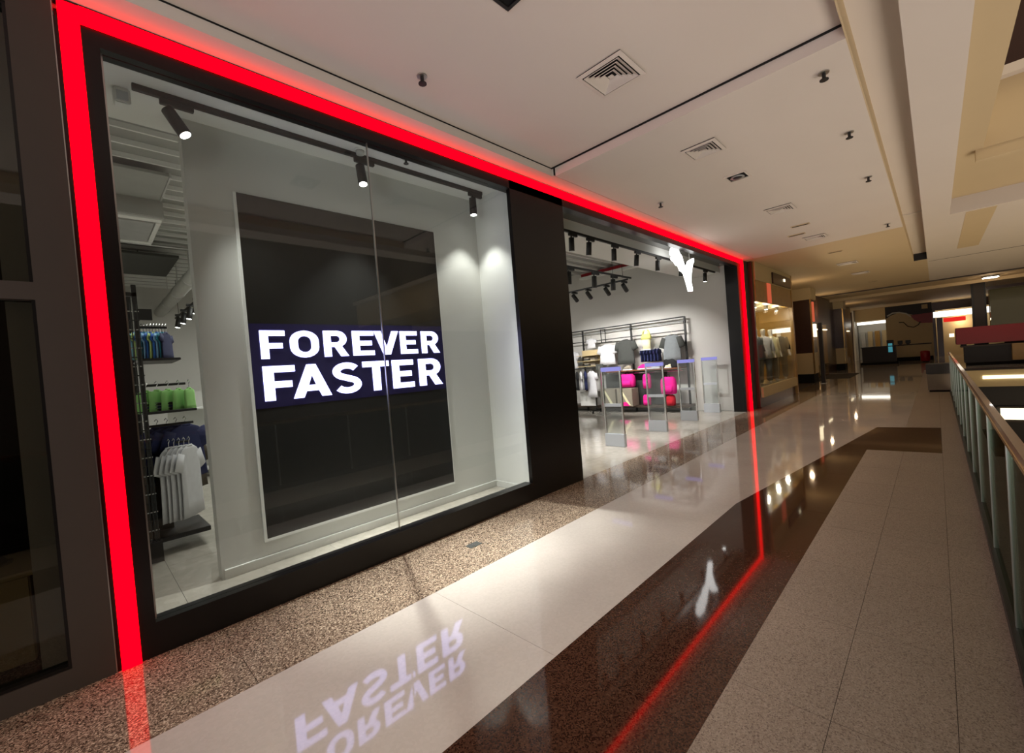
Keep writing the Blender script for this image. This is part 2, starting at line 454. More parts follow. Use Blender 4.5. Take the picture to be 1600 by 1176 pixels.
def glyph(ch):
    """outlines (outer first, then holes) in a box of height 1; returns (splines, width)"""
    s = .2
    if ch == 'F': return [[(0, 0), (.22, 0), (.22, .36), (.60, .36), (.60, .55), (.22, .55), (.22, .81), (.68, .81), (.68, 1), (0, 1)]], .68
    if ch == 'E': return [[(0, 0), (.68, 0), (.68, .19), (.22, .19), (.22, .41), (.61, .41), (.61, .60), (.22, .60), (.22, .81), (.68, .81), (.68, 1), (0, 1)]], .68
    if ch == 'T': return [[(.27, 0), (.49, 0), (.49, .81), (.76, .81), (.76, 1), (0, 1), (0, .81), (.27, .81)]], .76
    if ch == 'V': return [[(.29, 0), (.53, 0), (.84, 1), (.61, 1), (.415, .32), (.23, 1), (0, 1)]], .84
    if ch == 'A': return [[(0, 0), (.24, 0), (.31, .19), (.61, .19), (.68, 0), (.92, 0), (.57, 1), (.35, 1)], [(.37, .37), (.46, .68), (.55, .37)]], .92
    if ch == 'R':
        return [[(0, 0), (.22, 0), (.22, .37), (.33, .37), (.51, 0), (.76, 0), (.545, .41)] + arc(.42, .685, .30, .315, -62, 90) + [(0, 1)],
                [(.22, .555)] + arc(.40, .68, .105, .125, -90, 90) + [(.22, .805)]], .76
    if ch == 'O':
        o = arc(.39, .62, .39, .38, 0, 180) + arc(.39, .38, .39, .38, 180, 360)
        h = arc(.39, .60, .18, .20, 0, 180) + arc(.39, .40, .18, .20, 180, 360)
        return [o, h[::-1]], .78
    if ch == 'S':
        c = arc(.38, .715, .27, .19, 28, 250, 14) + arc(.385, .285, .275, .19, 70, -150, 14)
        L, Q = [], []
        for i, p in enumerate(c):
            a, b = c[max(i - 1, 0)], c[min(i + 1, len(c) - 1)]
            d = Vector((b[0] - a[0], b[1] - a[1])).normalized(); n = Vector((-d.y, d.x)) * .098
            L.append((p[0] + n.x, p[1] + n.y)); Q.append((p[0] - n.x, p[1] - n.y))
        return [L + Q[::-1]], .76


def letter(ch, x0, x1, z0, z1, y, parent):
    sp, w = glyph(ch); cu = bpy.data.curves.new('letter', 'CURVE'); cu.dimensions = '2D'; cu.fill_mode = 'BOTH'; cu.extrude = .004
    for pts in sp:
        s = cu.splines.new('POLY'); s.points.add(len(pts) - 1); s.use_cyclic_u = True
        for q, p in zip(s.points, pts): q.co = (x0 + p[0] / w * (x1 - x0), z0 + p[1] * (z1 - z0), 0, 1)
    tmp = bpy.data.objects.new('letter', cu); COL.objects.link(tmp)
    me = bpy.data.meshes.new_from_object(tmp.evaluated_get(bpy.context.evaluated_depsgraph_get()))
    bpy.data.objects.remove(tmp)
    me.transform(Matrix.Rotation(PI / 2, 4, 'X')); me.materials.clear(); me.materials.append(MATS['letter_light'])
    o = bpy.data.objects.new('letter', me); COL.objects.link(o); o.location = (0, y, 0); o.parent = parent
    return o


for ch, a, b in zip('FOREVER', (1.235, 1.497, 1.825, 2.135, 2.39, 2.722, 3.015), (1.455, 1.775, 2.085, 2.385, 2.70, 2.955, 3.28)):
    letter(ch, a, b, 1.925, 2.195, -.03, led)
for ch, a, b in zip('FASTER', (1.235, 1.490, 1.885, 2.225, 2.585, 2.945), (1.520, 1.865, 2.20, 2.545, 2.87, 3.285)):
    letter(ch, a, b, 1.525, 1.855, -.03, led)

# ------------------------------------------------------------------ track lighting
def spot_head(parent_name, label, loc, aim, group, lit=True, power=60, angle=50, s=1.0, color=NEUT):
    """track spotlight: adapter on the track, bracket, cylindrical head, lens"""
    t = thing(parent_name, label, 'spotlight', loc, 0, group)
    d = (Vector(aim) - Vector(loc)).normalized()
    obj('track_adapter', bx(-.11 * s, .11 * s, -.02 * s, .02 * s, -.045 * s, 0, .004), 'track_black', t)
    obj('bracket', tube([(-.05 * s, 0, -.045 * s), (-.05 * s, 0, -.11 * s)], .014 * s), 'track_black', t)
    c0 = Vector((-.05 * s, 0, -.10 * s)) - d * .03 * s; c1 = c0 + d * .22 * s
    b = tube([c0, c0 + d * .004, c0 + d * .15 * s, c1], [.030 * s, .046 * s, .048 * s, .048 * s], 16)
    obj('lamp_head', b, 'track_black', t, True)
    obj('lens', tube([c1 - d * .002, c1 + d * .003], .040 * s, 16), 'lens_light' if lit else 'grey_plastic', t)
    if power:
        p = Vector(loc) + c1 + d * .02
        lamp('spot_lamp', 'SPOT', p, power, color, .03, p + d, angle, .6)
    return t


tr = obj('lighting_track', bx(.45, 3.98, .56, .60, 3.985, 4.03, .003), 'track_black')
T(tr, 'long black lighting track on the white ceiling inside the display window', 'track')
spot_head('track_spotlight', 'black track spotlight above the clothing rack end of the display window', (.72, .58, 3.985), (1.15, .35, 3.1), 'spotlights in the display window', power=120, angle=80)
spot_head('track_spotlight', 'black track spotlight above the dark sign, middle one on the window track', (2.31, .58, 3.985), (2.20, -.34, 0), 'spotlights in the display window', power=320, angle=84)
lamp('spot_lamp', 'SPOT', (2.245, .50, 3.70), 1700, NEUT, .03, (2.1, -.26, 0), 42, 1.0)
lamp('spot_lamp', 'SPOT', (3.80, .52, 3.70), 1250, NEUT, .03, (3.3, -.28, 0), 42, 1.0)
spot_head('track_spotlight', 'black track spotlight near the black pier at the track end', (3.86, .58, 3.985), (3.80, .55, 1.0), 'spotlights in the display window', power=60, angle=84)


def detector(loc, label):
    t = thing('smoke_detector', label, 'smoke detector', loc)
    obj('base', tube([(0, 0, 0), (0, 0, -.02)], .055, 16), 'white_paint', t)
    obj('dome', tube([(0, 0, -.02), (0, 0, -.055), (0, 0, -.06)], [.045, .04, .02], 16), 'cassette_white', t, True)


detector((2.22, .48, 4.03), 'small white round smoke detector on the display window ceiling')
bxo = thing('ceiling_speaker', 'small pale box fitted on the window ceiling next to the track end', 'sensor', (.40, .72, 4.03))
obj('case', bx(-.05, .05, -.05, .05, -.12, 0, .01), 'white_paint', bxo); obj('front_grille', bx(-.035, .035, -.052, -.05, -.10, -.03), 'grey_plastic', bxo)


def sprinkler(loc, label, group, s=1.0):
    t = thing('fire_sprinkler', label, 'sprinkler', loc, 0, group)
    obj('rosette', tube([(0, 0, 0), (0, 0, -.008 * s)], .035 * s, 12), 'brushed_steel', t)
    obj('nozzle', tube([(0, 0, -.008 * s), (0, 0, -.05 * s)], .012 * s, 8), 'black_metal', t)
    obj('deflector', tube([(0, 0, -.05 * s), (0, 0, -.056 * s)], .028 * s, 12), 'black_metal', t)


sprinkler((2.70, .38, 4.03), 'small sprinkler head on the display window ceiling beside the track', 'fire sprinklers')
for x, y, z, l in ((2.22, -.68, 4.165, 'dark sprinkler head on the ceiling above the display window sign'), (4.85, -3.05, 4.05, 'dark sprinkler head on the far ceiling beside the start of the cove slot'),
                   (6.44, -3.05, 4.05, 'second sprinkler head along the edge of the cove slot'), (8.42, -3.05, 4.05, 'third sprinkler head along the edge of the cove slot'),
                   (12.2, -3.04, 4.05, 'small sprinkler head by the cove slot where the ceiling joint meets it'), (6.62, -.68, 4.05, 'small sprinkler head above the shop entrance near the red strip')):
    sprinkler((x, y, z), l, 'fire sprinklers', 1.25)


# ceiling air diffusers: square frame with nested louvres
def diffuser(loc, label, w=.4):
    t = thing('air_diffuser', label, 'air vent', loc, 0, 'square air diffusers')
    h = w / 2
    def ring(a, b, z0, z1, bm=None, drop=0):
        bm = bm or bmesh.new()
        o_ = [(-a, -a), (a, -a), (a, a), (-a, a)]; i_ = [(-b, -b), (b, -b), (b, b), (-b, b)]
        vo = [bm.verts.new((p[0], p[1], z0)) for p in o_]; vi = [bm.verts.new((p[0], p[1], z1)) for p in i_]
        vo2 = [bm.verts.new((p[0], p[1], z0 + .006)) for p in o_]; vi2 = [bm.verts.new((p[0], p[1], z1 + .006)) for p in i_]
        for k in range(4):
            j = (k + 1) % 4
            bm.faces.new((vo[k], vo[j], vi[j], vi[k])); bm.faces.new((vo2[k], vi2[k], vi2[j], vo2[j]))
            bm.faces.new((vo[k], vo2[k], vo2[j], vo[j])); bm.faces.new((vi[k], vi[j], vi2[j], vi2[k]))
        return bm
    obj('backing', bx(-h + .005, h - .005, -h + .005, h - .005, -.002, 0), 'dark_gap', t)
    obj('frame', ring(h, h - .035, -.016, -.022), 'ceiling_paint', t)
    for k in range(4):
        a = h - .048 - k * .034
        obj('louvre', ring(a, a - .030, -.026, -.006), 'ceiling_paint', t)
    obj('centre_plate', bx(-.022, .022, -.022, .022, -.022, -.016), 'ceiling_paint', t)


diffuser((3.50, -1.72, 4.165), 'square louvred air diffuser on the higher ceiling before the step', .44)
diffuser((5.39, -1.80, 4.05), 'square louvred air diffuser on the lower ceiling just past the step', .39)
diffuser((8.83, -1.82, 4.05), 'square louvred air diffuser, second one past the ceiling step', .42)
diffuser((11.9, -1.82, 4.05), 'square louvred air diffuser, third one past the ceiling step', .42)
diffuser((16.9, -1.82, 4.052), 'square louvred air diffuser, first one beyond the ceiling joint', .5)
diffuser((19.9, -1.85, 4.052), 'square louvred air diffuser, second one beyond the ceiling joint', .5)


def gimbal(loc, label):
    t = thing('recessed_downlight', label, 'downlight', loc, 0, 'unlit recessed downlights')
    obj('recess', bx(-.12, .12, -.12, .12, -.002, 0), 'dark_gap', t)
    for a in ((-.14, .14, -.14, -.115), (-.14, .14, .115, .14), (-.14, -.115, -.115, .115), (.115, .14, -.115, .115)):
        obj('frame', bx(a[0], a[1], a[2], a[3], -.014, 0), 'black_metal' if loc[0] < 4 else 'ceiling_paint', t)
    obj('reflector_ring', tube([(0, 0, -.003), (0, 0, -.02)], [.075, .09], 20), 'cassette_white', t, True)
    obj('bulb', tube([(0, 0, -.02), (0, 0, -.03)], [.06, .03], 16), 'dark_box', t, True)


gimbal((2.17, -1.76, 4.165), 'unlit square downlight with dark frame on the higher ceiling')
gimbal((6.62, -1.80, 4.05), 'unlit square downlight between two louvred diffusers past the ceiling step')
for x, y, l in ((10.4, -1.82, 'thin slot vent between diffusers on the lower ceiling'), (11.2, -1.6, 'short slot vent beside the third diffuser on the lower ceiling'), (14.4, -1.85, 'slot vent on the ceiling just beyond the joint'), (23.5, -1.9, 'slot vent on the darker ceiling far along the concourse')):
    t = thing('slot_vent', l, 'air vent', (x, y, 4.05), 0, 'slot vents')
    obj('frame', bx(-.06, .06, -.16, .16, -.012, 0, .003), 'ceiling_shade', t); obj('slot', bx(-.03, .03, -.14, .14, -.014, -.012), 'dark_gap', t)

# ------------------------------------------------------------------ leaping cat emblem (lit, hung in the entrance)
LC = [(8.80, 3.83), (8.86, 3.885), (8.95, 3.865), (8.985, 3.92), (9.02, 3.885), (9.10, 3.875), (9.17, 3.80), (9.27, 3.745), (9.31, 3.66), (9.37, 3.58), (9.44, 3.485), (9.50, 3.41),
      (9.545, 3.49), (9.57, 3.60), (9.66, 3.70), (9.78, 3.74), (9.90, 3.785), (9.905, 3.71), (9.82, 3.63), (9.755, 3.50), (9.70, 3.38), (9.665, 3.25), (9.69, 3.17), (9.725, 3.09), (9.71, 3.03), (9.64, 3.03), (9.585, 3.02),
      (9.54, 3.12), (9.49, 3.22), (9.44, 3.30), (9.39, 3.39), (9.31, 3.43), (9.20, 3.44), (9.14, 3.52), (9.06, 3.565), (9.04, 3.53), (8.99, 3.56), (8.93, 3.60), (8.83, 3.615), (8.80, 3.66), (8.85, 3.70), (8.76, 3.735)]
em = thing('cat_emblem', 'glowing white leaping cat emblem hanging in the shop entrance', 'emblem', (0, .15, 0))
obj('emblem_face', prism(LC, -.03, .03, 'y'), 'emblem_light', em)
obj('hanger_rod', tube([(9.16, 0, 3.80), (9.16, 0, 3.96)], .012, 8), 'white_paint', em)
obj('hanger_rod', tube([(9.72, 0, 3.70), (9.72, 0, 3.96)], .008, 8), 'white_paint', em)

# ------------------------------------------------------------------ entrance track and inner tracks
tr = obj('lighting_track', bx(4.96, 12.2, .46, .50, 3.76, 3.80, .003), 'track_black')
T(tr, 'black lighting track over the shop entrance behind the red strip', 'track')
for i, (x, l) in enumerate(((5.85, 'beside the black pier'), (6.35, 'second from the black pier'), (7.15, 'third from the black pier'), (8.0, 'fourth from the black pier'), (8.9, 'just before the cat emblem'), (10.1, 'half hidden behind the cat emblem'), (11.55, 'lit one at the end by the grey wall'))):
    ax = (x + .25, .85 + .25 * (i % 2), 0) if i < 6 else (11.8, .8, 0)
    spot_head('track_spotlight', 'black track spotlight over the entrance, ' + l, (x, .48, 3.76), ax, 'spotlights over the entrance', lit=(i == 6), power=270, angle=46, s=.98)
t2 = obj('lighting_track', bx(6.6, 10.0, 1.73, 1.77, 3.66, 3.70, .003), 'track_black')
T(t2, 'black lighting track hung inside the store running along the shopfront', 'track')
t3 = obj('lighting_track', bx(9.55, 9.59, 1.6, 4.6, 3.56, 3.60, .003), 'track_black')
T(t3, 'black lighting track hung inside the store running towards its back', 'track')
for nm, a, b in (('suspension_wire', (7.2, 1.75, 3.70), (7.2, 1.75, 4.7)), ('suspension_wire', (9.6, 1.75, 3.7), (9.6, 1.75, 4.7))): obj(nm, tube([a, b], .006, 6), 'black_metal', t2)
for a, b in (((9.57, 2.0, 3.6), (9.57, 2.0, 4.7)), ((9.57, 4.2, 3.6), (9.57, 4.2, 4.7))): obj('suspension_wire', tube([a, b], .006, 6), 'black_metal', t3)
for i, (x, l) in enumerate(((7.45, 'large one nearest the pier'), (8.4, 'middle one'), (9.2, 'one by the crossing track'))):
    spot_head('track_spotlight', 'black spotlight on the inner track along the front, ' + l, (x, 1.75, 3.66), (x + .4, 2.2, 0), 'spotlights inside the store', lit=False, power=0, s=1.2)
for i, (y, l) in enumerate(((4.2, 'farthest into the store'), (3.2, 'small lit one second into the store'), (2.75, 'middle one'), (2.2, 'brightly lit one'), (1.7, 'front end one'))):
    spot_head('track_spotlight', 'black spotlight on the track running inwards, ' + l, (9.57, y, 3.56), (12.3, y + .2, 1.6), 'spotlights inside the store', lit=(i in (1, 3)), power=190 if i % 2 == 0 else 150, angle=70, s=1.1)
rl = thing('red_ceiling_lightbox', 'dark red strip with pale edge high on the store wall top', 'light')
obj('red_band', bx(12.40, 12.55, 2.9, 4.9, 4.56, 4.66), 'red_paint', rl); obj('pale_edge', bx(12.36, 12.55, 2.8, 4.95, 4.48, 4.555), 'white_paint', rl)

# ------------------------------------------------------------------ security gates
def gate(loc, label):
    t = thing('security_gate', label, 'security gate', loc, 0, 'anti-theft gates across the entrance')
    w = .21; h = 1.52
    obj('base', bx(-.045, .045, -w, w, 0, .24, .006), 'grey_plastic', t)
    obj('post', bx(-.022, .022, -w, -w + .03, .24, h, .004), 'chrome', t)
    obj('post', bx(-.022, .022, w - .03, w, .24, h, .004), 'chrome', t)
    obj('panel', bx(-.008, .008, -w + .03, w - .03, .24, h - .08), 'acrylic', t)
    obj('cross_bar', bx(-.018, .018, -w + .03, w - .03, .76, .82, .003), 'grey_plastic', t)
    obj('light_cap', bx(-.024, .024, -w, w, h - .08, h, .004), 'violet_light', t)


for x, l in ((7.18, 'clear security gate with violet top, nearest the black pier'), (8.96, 'clear security gate with violet top, second from the black pier'),
             (10.66, 'clear security gate with violet top, third from the black pier'), (12.2, 'clear security gate with violet top standing against the grey wall')):
    gate((x, .79, 0), l)


# ------------------------------------------------------------------ clothes
def shirt_parts(t, m, w=.5, h=.68, d=.07, sleeve=.22, hanger=True, seed=0, m2=None, collar=True):
    """hanging top; hangs from z = 0 downwards; width along local x"""
    n = 24; hw = w / 2
    rings = []
    for z, rx, ry, wob in ((-h, hw * 1.04, d, .07), (-h * .8, hw * 1.0, d * .95, .05), (-h * .5, hw * .96, d * .9, .035), (-h * .25, hw * .97, d * .85, .02), (-h * .10, hw * .93, d * .7, .01),
                           (-h * .045, hw * .72, d * .6, 0), (0, hw * .34, d * .5, 0)):
        rings.append(ell(0, 0, z, rx, ry, n, 2.6, wob, seed))
    obj('shirt_body', loft(rings), m, t, True)
    if sleeve:
        for s in (-1, 1):
            a = Vector((s * hw * .80, 0, -h * .10)); dr = Vector((s * .34, 0, -.94)).normalized(); u = Vector((dr.z * s, 0, -dr.x * s)); rr = []
            for f, r1 in ((0, .095), (.5, .10), (1, .105)):
                c = a + dr * sleeve * f
                rr.append([tuple(c + u * r1 * math.cos(2 * PI * k / 14) * (w / .5) + Vector((0, 1, 0)) * d * .75 * math.sin(2 * PI * k / 14)) for k in range(14)])
            obj('sleeve', loft(rr), m2 or m, t, True)
    if collar: obj('collar', loft([ell(0, 0, -.012, hw * .36, d * .62, 16), ell(0, 0, .012, hw * .30, d * .55, 16)]), m2 or m, t, True)
    if hanger: obj('hanger', tube([(0, 0, 0), (0, 0, .05), (.02, 0, .075), (0, 0, .10), (-.022, 0, .08)], .004, 6), 'chrome', t)


def shirt(label, m, loc, rz=0, group=None, name='tshirt', cat='shirt', **k):
    t = thing(name, label, cat, loc, rz, group); shirt_parts(t, m, **k); return t


# ---- rack seen through the near end of the display window (around y = 2.5)
rk = thing('clothing_rack', 'tall black clothing rack with shelves and hanging rails in the window gap', 'rack', (.42, 2.5, 0))
for x, y in ((.06, -.30), (.06, .35)): obj('upright', bx(x - .02, x + .02, y - .02, y + .02, 0, 2.82, .003), 'black_metal', rk)
obj('top_bar', bx(-.06, .08, -.32, -.28, 2.70, 2.74), 'black_metal', rk)
for z, x1 in ((2.035, .40), (1.47, .50)): obj('shelf', bx(.05, x1, -.30, .35, z, z + .025, .003), 'black_metal', rk)
for z, x1 in ((2.42, .34), (1.78, .46), (1.33, .50), (1.12, .45)): obj('hanging_rail', tube([(.06, 0, z), (x1, 0, z)], .014, 8), 'black_metal', rk)
obj('rail_bracket', bx(.10, .22, -.02, .02, 2.50, 2.62), 'black_metal', rk)
obj('base_shelf', bx(.02, .52, -.34, .34, .13, .18, .004), 'black_metal', rk)
obj('back_panel', bx(.0, .03, -.28, .30, .18, 1.2), 'dark_wood', rk)
wb = thing('wood_crate', 'brown wooden storage crate under the hanging white shirts', 'crate', (.43, 2.66, .42))
obj('crate_body', bx(0, .25, -.20, .20, 0, .33, .006), 'dark_wood', wb); obj('lid', bx(-.01, .26, -.21, .21, .33, .36, .004), 'dark_wood', wb)
obj('support_leg', bx(.02, .23, -.16, .16, -.24, 0), 'black_metal', wb)
mesh_ = thing('wire_grid', 'shiny metal wire grid panel standing behind the black window jamb', 'grid panel', (.40, 2.0, 0))
for k in range(4): obj('wire', tube([(k * .026, 0, .2), (k * .026, 0, 2.6)], .005, 6), 'black_metal', mesh_)
for k in range(26): obj('wire', tube([(-.01, .008, .22 + k * .092), (.09, .008, .22 + k * .092)], .006, 5), 'brushed_steel' if k % 2 else 'black_metal', mesh_)
obj('grid_foot', bx(-.02, .10, -.04, .04, 0, .2), 'black_metal', mesh_)
cols = ['cloth_sky', 'cloth_lime', 'cloth_blue', 'cloth_teal', 'cloth_sky', 'cloth_blue', 'cloth_lime', 'cloth_blue', 'cloth_sky', 'cloth_teal', 'cloth_navy']
words_ = ['first from the post', 'second from the post', 'third from the post', 'fourth from the post', 'fifth from the post', 'sixth from the post', 'seventh from the post', 'eighth from the post', 'ninth from the post', 'tenth from the post', 'outermost']
cn = dict(cloth_sky='pale blue', cloth_lime='lime', cloth_blue='blue', cloth_teal='teal', cloth_navy='navy')
for k, c in enumerate(cols):
    shirt('small %s patterned top on the upper rail, %s' % (cn[c], words_[k]), c, (.49 + k * .026, 2.5, 2.36), R(64), 'blue tops on the upper rail', w=.28, h=.30, d=.010, sleeve=.08, seed=k)
for k in range(5):
    shirt('bright green folded tank top on the second rail, %s' % words_[k], 'cloth_green', (.52 + k * .095, 2.44, 1.72), R(30 + 6 * k), 'green tank tops on the second rail', name='tank_top', cat='top', w=.20, h=.235, d=.022, sleeve=0, seed=k * 2)
for k in range(4):
    shirt('dark navy polo shirt on the third rail, %s' % words_[k], 'cloth_navy', (.60 + k * .085, 2.60, 1.30), R(38), 'navy shirts on the third rail', name='polo_shirt', w=.46, h=.62, d=.024, sleeve=.22, seed=k)
for k in range(5):
    shirt('white T-shirt hanging low at the front of the rack, %s' % words_[k], 'cloth_white', (.66 + k * .045, 2.36, 1.08), R(52), 'white T-shirts on the lowest rail', w=.36, h=.78, d=.017, sleeve=.2, seed=k * 3)
shirt('brown long jacket behind the navy polo shirts', 'cloth_brown', (.93, 2.75, 1.08), R(40), name='jacket', cat='jacket', w=.30, h=.55, d=.05, sleeve=.2)
for k in range(3):
    s = thing('folded_shirt', 'dark folded garment pile inside the rack, %s' % ['bottom one', 'middle one', 'top one'][k], 'shirt', (.62, 2.5, 1.495 + k * .03), 0, 'folded garments on the rack shelf')
    obj('fold', bx(-.1, .14, -.1, .12, 0, .028, .008), ['cloth_black', 'cloth_navy', 'cloth_black'][k], s)
    obj('collar_fold', bx(-.04, .05, -.11, -.08, .026, .034, .003), 'cloth_grey', s)

# ceiling services in the store, seen through the near gap
ac = thing('cassette_air_conditioner', 'square ceiling cassette air conditioner with grey grille', 'air conditioner', (.82, 5.4, 4.31))
obj('case', bx(-.40, .30, -.75, .75, .05, .36, .01), 'cassette_white', ac)
obj('grille', bx(-.27, .20, -.52, .52, .02, .05, .005), 'galvanized', ac)
for a in ((-.38, .28, -.72, -.58), (-.38, .28, .58, .72), (-.38, -.30, -.56, .56), (.22, .28, -.56, .56)): obj('air_flap', bx(a[0], a[1], a[2], a[3], .025, .05, .004), 'white_paint', ac)
cp = thing('ceiling_panel', 'flat grey panel fixed under the ribbed ceiling before the air conditioner', 'panel', (.75, 3.95, 4.58))
obj('sheet', bx(-.6, .32, -.40, .58, 0, .04, .004), 'deck_metal', cp); obj('edge', bx(.32, .34, -.40, .58, -.01, .05), 'galvanized', cp)
cp = thing('ceiling_panel', 'dark grey square access panel hung beyond the air conditioner', 'panel', (1.08, 8.0, 4.4))
obj('sheet', bx(-.45, .55, -.9, .9, 0, .05, .004), 'cloth_charcoal', cp); obj('hanger', tube([(0, 0, .05), (0, 0, .3)], .01), 'black_metal', cp)
dc = thing('air_duct', 'round pale duct running deep into the store under the ceiling', 'duct', (1.80, 0, 4.02))
obj('pipe', tube([(0, 5.9, 0), (0, 11.9, 0)], .13, 18), 'duct_paint', dc, True)
for y in (7.2, 8.7, 10.2): obj('duct_strap', bx(-.01, .01, y + .02, y + .04, .13, .68), 'galvanized', dc); obj('duct_collar', tube([(0, y, 0), (0, y + .06, 0)], .142, 18), 'galvanized', dc, True)
pipe = obj('sprinkler_pipe', tube([(-.0, 6.9, 4.55), (4, 6.9, 4.55)], .022, 8), 'galvanized', None, True); T(pipe, 'thin metal pipe crossing under the ribbed store ceiling', 'pipe')
tl = obj('lighting_track', bx(2.0, 2.04, 6.6, 11, 3.72, 3.76, .003), 'track_black'); [obj('suspension_wire', tube([(2.02, y, 3.76), (2.02, y, 4.7)], .006, 6), 'black_metal', tl) for y in (7, 10.5)]; T(tl, 'black lighting track deep in the store beside the round duct', 'track')
for k in range(5):
    spot_head('track_spotlight', 'bright white spotlight deep in the store, %s along the duct' % ['first', 'second', 'third', 'fourth', 'fifth'][k], (2.02, 6.9 + k * .8, 3.72), (1.5, 6.9 + k * .8, 1), 'spotlights along the duct', power=0, s=1.2)
bg = thing('gondola_shelf', 'white low display shelf far back in the store', 'shelf', (1.55, 6.8, 0))
for z in (.15, .55, .95, 1.35): obj('shelf_board', bx(-.35, .6, -.2, .2, z, z + .03), 'white_paint', bg)
obj('back_board', bx(-.35, .6, .18, .22, 0, 1.7), 'grey_paint', bg)
cap = thing('red_shoe', 'red sports shoe on the far white shelf', 'shoe', (1.42, 6.72, 1.38))
obj('upper', loft([ell(0, 0, .025, .13, .05, 14), ell(0, 0, .07, .12, .045, 14), ell(-.05, 0, .13, .06, .04, 14)]), 'cloth_red', cap, True); obj('sole', loft([ell(0, 0, 0, .14, .055, 14), ell(0, 0, .025, .135, .052, 14)]), 'cloth_white', cap)

# ------------------------------------------------------------------ wall rack on the store end wall (x about 12.2)
wr = thing('display_rack', 'long black wall rack of posts and bars along the grey store end wall', 'rack', (12.30, 0, 0))
for y in (1.42, 3.12, 4.95): obj('upright', bx(-.025, .025, y - .025, y + .025, 0, 2.73, .003), 'black_metal', wr)
obj('top_bar', bx(-.02, .02, 1.42, 6.6, 2.71, 2.745), 'black_metal', wr)
obj('back_bar', bx(.10, .13, 1.42, 6.6, 2.60, 2.62), 'cloth_grey', wr)
obj('middle_bar', bx(-.015, .015, 1.42, 6.6, 2.33, 2.355), 'black_metal', wr)
obj('top_bracket', bx(-.06, .06, 1.40, 1.44, 2.56, 2.60), 'black_metal', wr); obj('top_bracket', bx(-.06, .06, 3.10, 3.14, 2.56, 2.60), 'black_metal', wr)
obj('wood_shelf', bx(-.30, .22, 1.5, 3.95, 1.26, 1.30, .004), 'wood_shelf', wr)
obj('hanging_rail', tube([(-.15, 1.5, 1.20), (-.15, 3.9, 1.20)], .014, 8), 'chrome', wr)
obj('base_shelf', bx(-.32, .22, 1.35, 6.2, .14, .21, .004), 'dark_wood', wr)
obj('back_cabinet', bx(.05, .22, 2.15, 4.2, .21, 1.2, .004), 'cloth_charcoal', wr)
X = 12.13
shirt('grey zip jacket hung facing out at the end of the wall rack', 'cloth_grey', (X, 1.76, 2.24), R(90), name='jacket', cat='jacket', w=.50, h=.76, d=.10, sleeve=.30, hanger=True, m2='cloth_charcoal')
shirt('short black top hung just below the grey zip jacket', 'cloth_black', (X - .04, 1.80, 1.56), R(90), name='jacket', cat='jacket', w=.46, h=.26, d=.09, sleeve=0, collar=False)
shirt('charcoal T-shirt hung facing out in the middle of the wall rack', 'cloth_charcoal', (X, 3.25, 2.25), R(90), w=.56, h=.76, d=.10, sleeve=.26)
shirt('white T-shirt hung facing out beside the charcoal one', 'cloth_white', (X, 3.92, 2.16), R(90), w=.54, h=.64, d=.09, sleeve=.24)
shirt('white T-shirt hung facing out near the black pier edge', 'cloth_white', (X, 5.35, 2.05), R(90), w=.5, h=.62, d=.09, sleeve=.24)
for k in range(6):
    shirt('navy shirt hanging edge-on on the wall rack, %s' % words_[k], 'cloth_navy', (X + .05, 2.2 + k * .105, 1.88), R(10), 'navy shirts beside the grey jacket', w=.36, h=.36, d=.035, sleeve=.1, seed=k)
bu = thing('torso_form', 'cream torso form wearing a yellow-green top on the wall rack', 'mannequin', (X, 2.54, 1.90))
obj('torso', loft([ell(0, 0, 0, .09, .13, 18), ell(0, 0, .15, .085, .12, 18), ell(0, 0, .30, .10, .145, 18), ell(0, 0, .42, .08, .13, 18), ell(0, 0, .47, .04, .05, 18), ell(0, 0, .54, .035, .04, 18)]), 'cloth_cream', bu, True)
obj('top', loft([ell(0, 0, .29, .112, .158, 18), ell(0, 0, .38, .11, .155, 18), ell(0, 0, .45, .075, .115, 18)]), 'cloth_yellow', bu, True)
for s in (-1, 1): obj('strap', tube([(0, s * .11, .42), (0, s * .09, .53), (0, s * .05, .57)], .022, 8), 'cloth_yellow', bu, True)
obj('stand', bx(-.1, .12, -.16, .16, -.03, 0, .004), 'white_paint', bu)


def shoe(label, loc, m, rz=0, s=1, sole='cloth_white', group='shoes on the wall rack'):
    t = thing('sports_shoe', label, 'shoe', loc, rz, group)
    obj('upper', loft([ell(0, 0, .025 * s, .135 * s, .05 * s, 14), ell(0, 0, .07 * s, .12 * s, .046 * s, 14), ell(-.05 * s, 0, .13 * s, .06 * s, .04 * s, 14)]), m, t, True)
    obj('sole', loft([ell(0, 0, 0, .15 * s, .056 * s, 14), ell(0, 0, .03 * s, .14 * s, .052 * s, 14)]), sole, t)


shoe('pink sports shoe on the wooden shelf nearer the pier', (12.05, 2.68, 1.30), 'cloth_pink', R(100), 1.2)
shoe('rose sports shoe on the wooden shelf beside the pink one', (12.05, 2.50, 1.30), 'cloth_rose', R(80), 1.2)
shoe('white sports shoe on the wooden shelf, last of three', (12.05, 2.30, 1.30), 'cloth_white', R(95), 1.2)
shoe('pale sports shoe alone on the wooden shelf under the charcoal T-shirt', (12.05, 3.2, 1.30), 'cloth_beige', R(95), 1.1)
shoe('pale sports shoe alone on the wooden shelf under the grey jacket', (12.05, 1.85, 1.30), 'cloth_cream', R(95), 1.0)


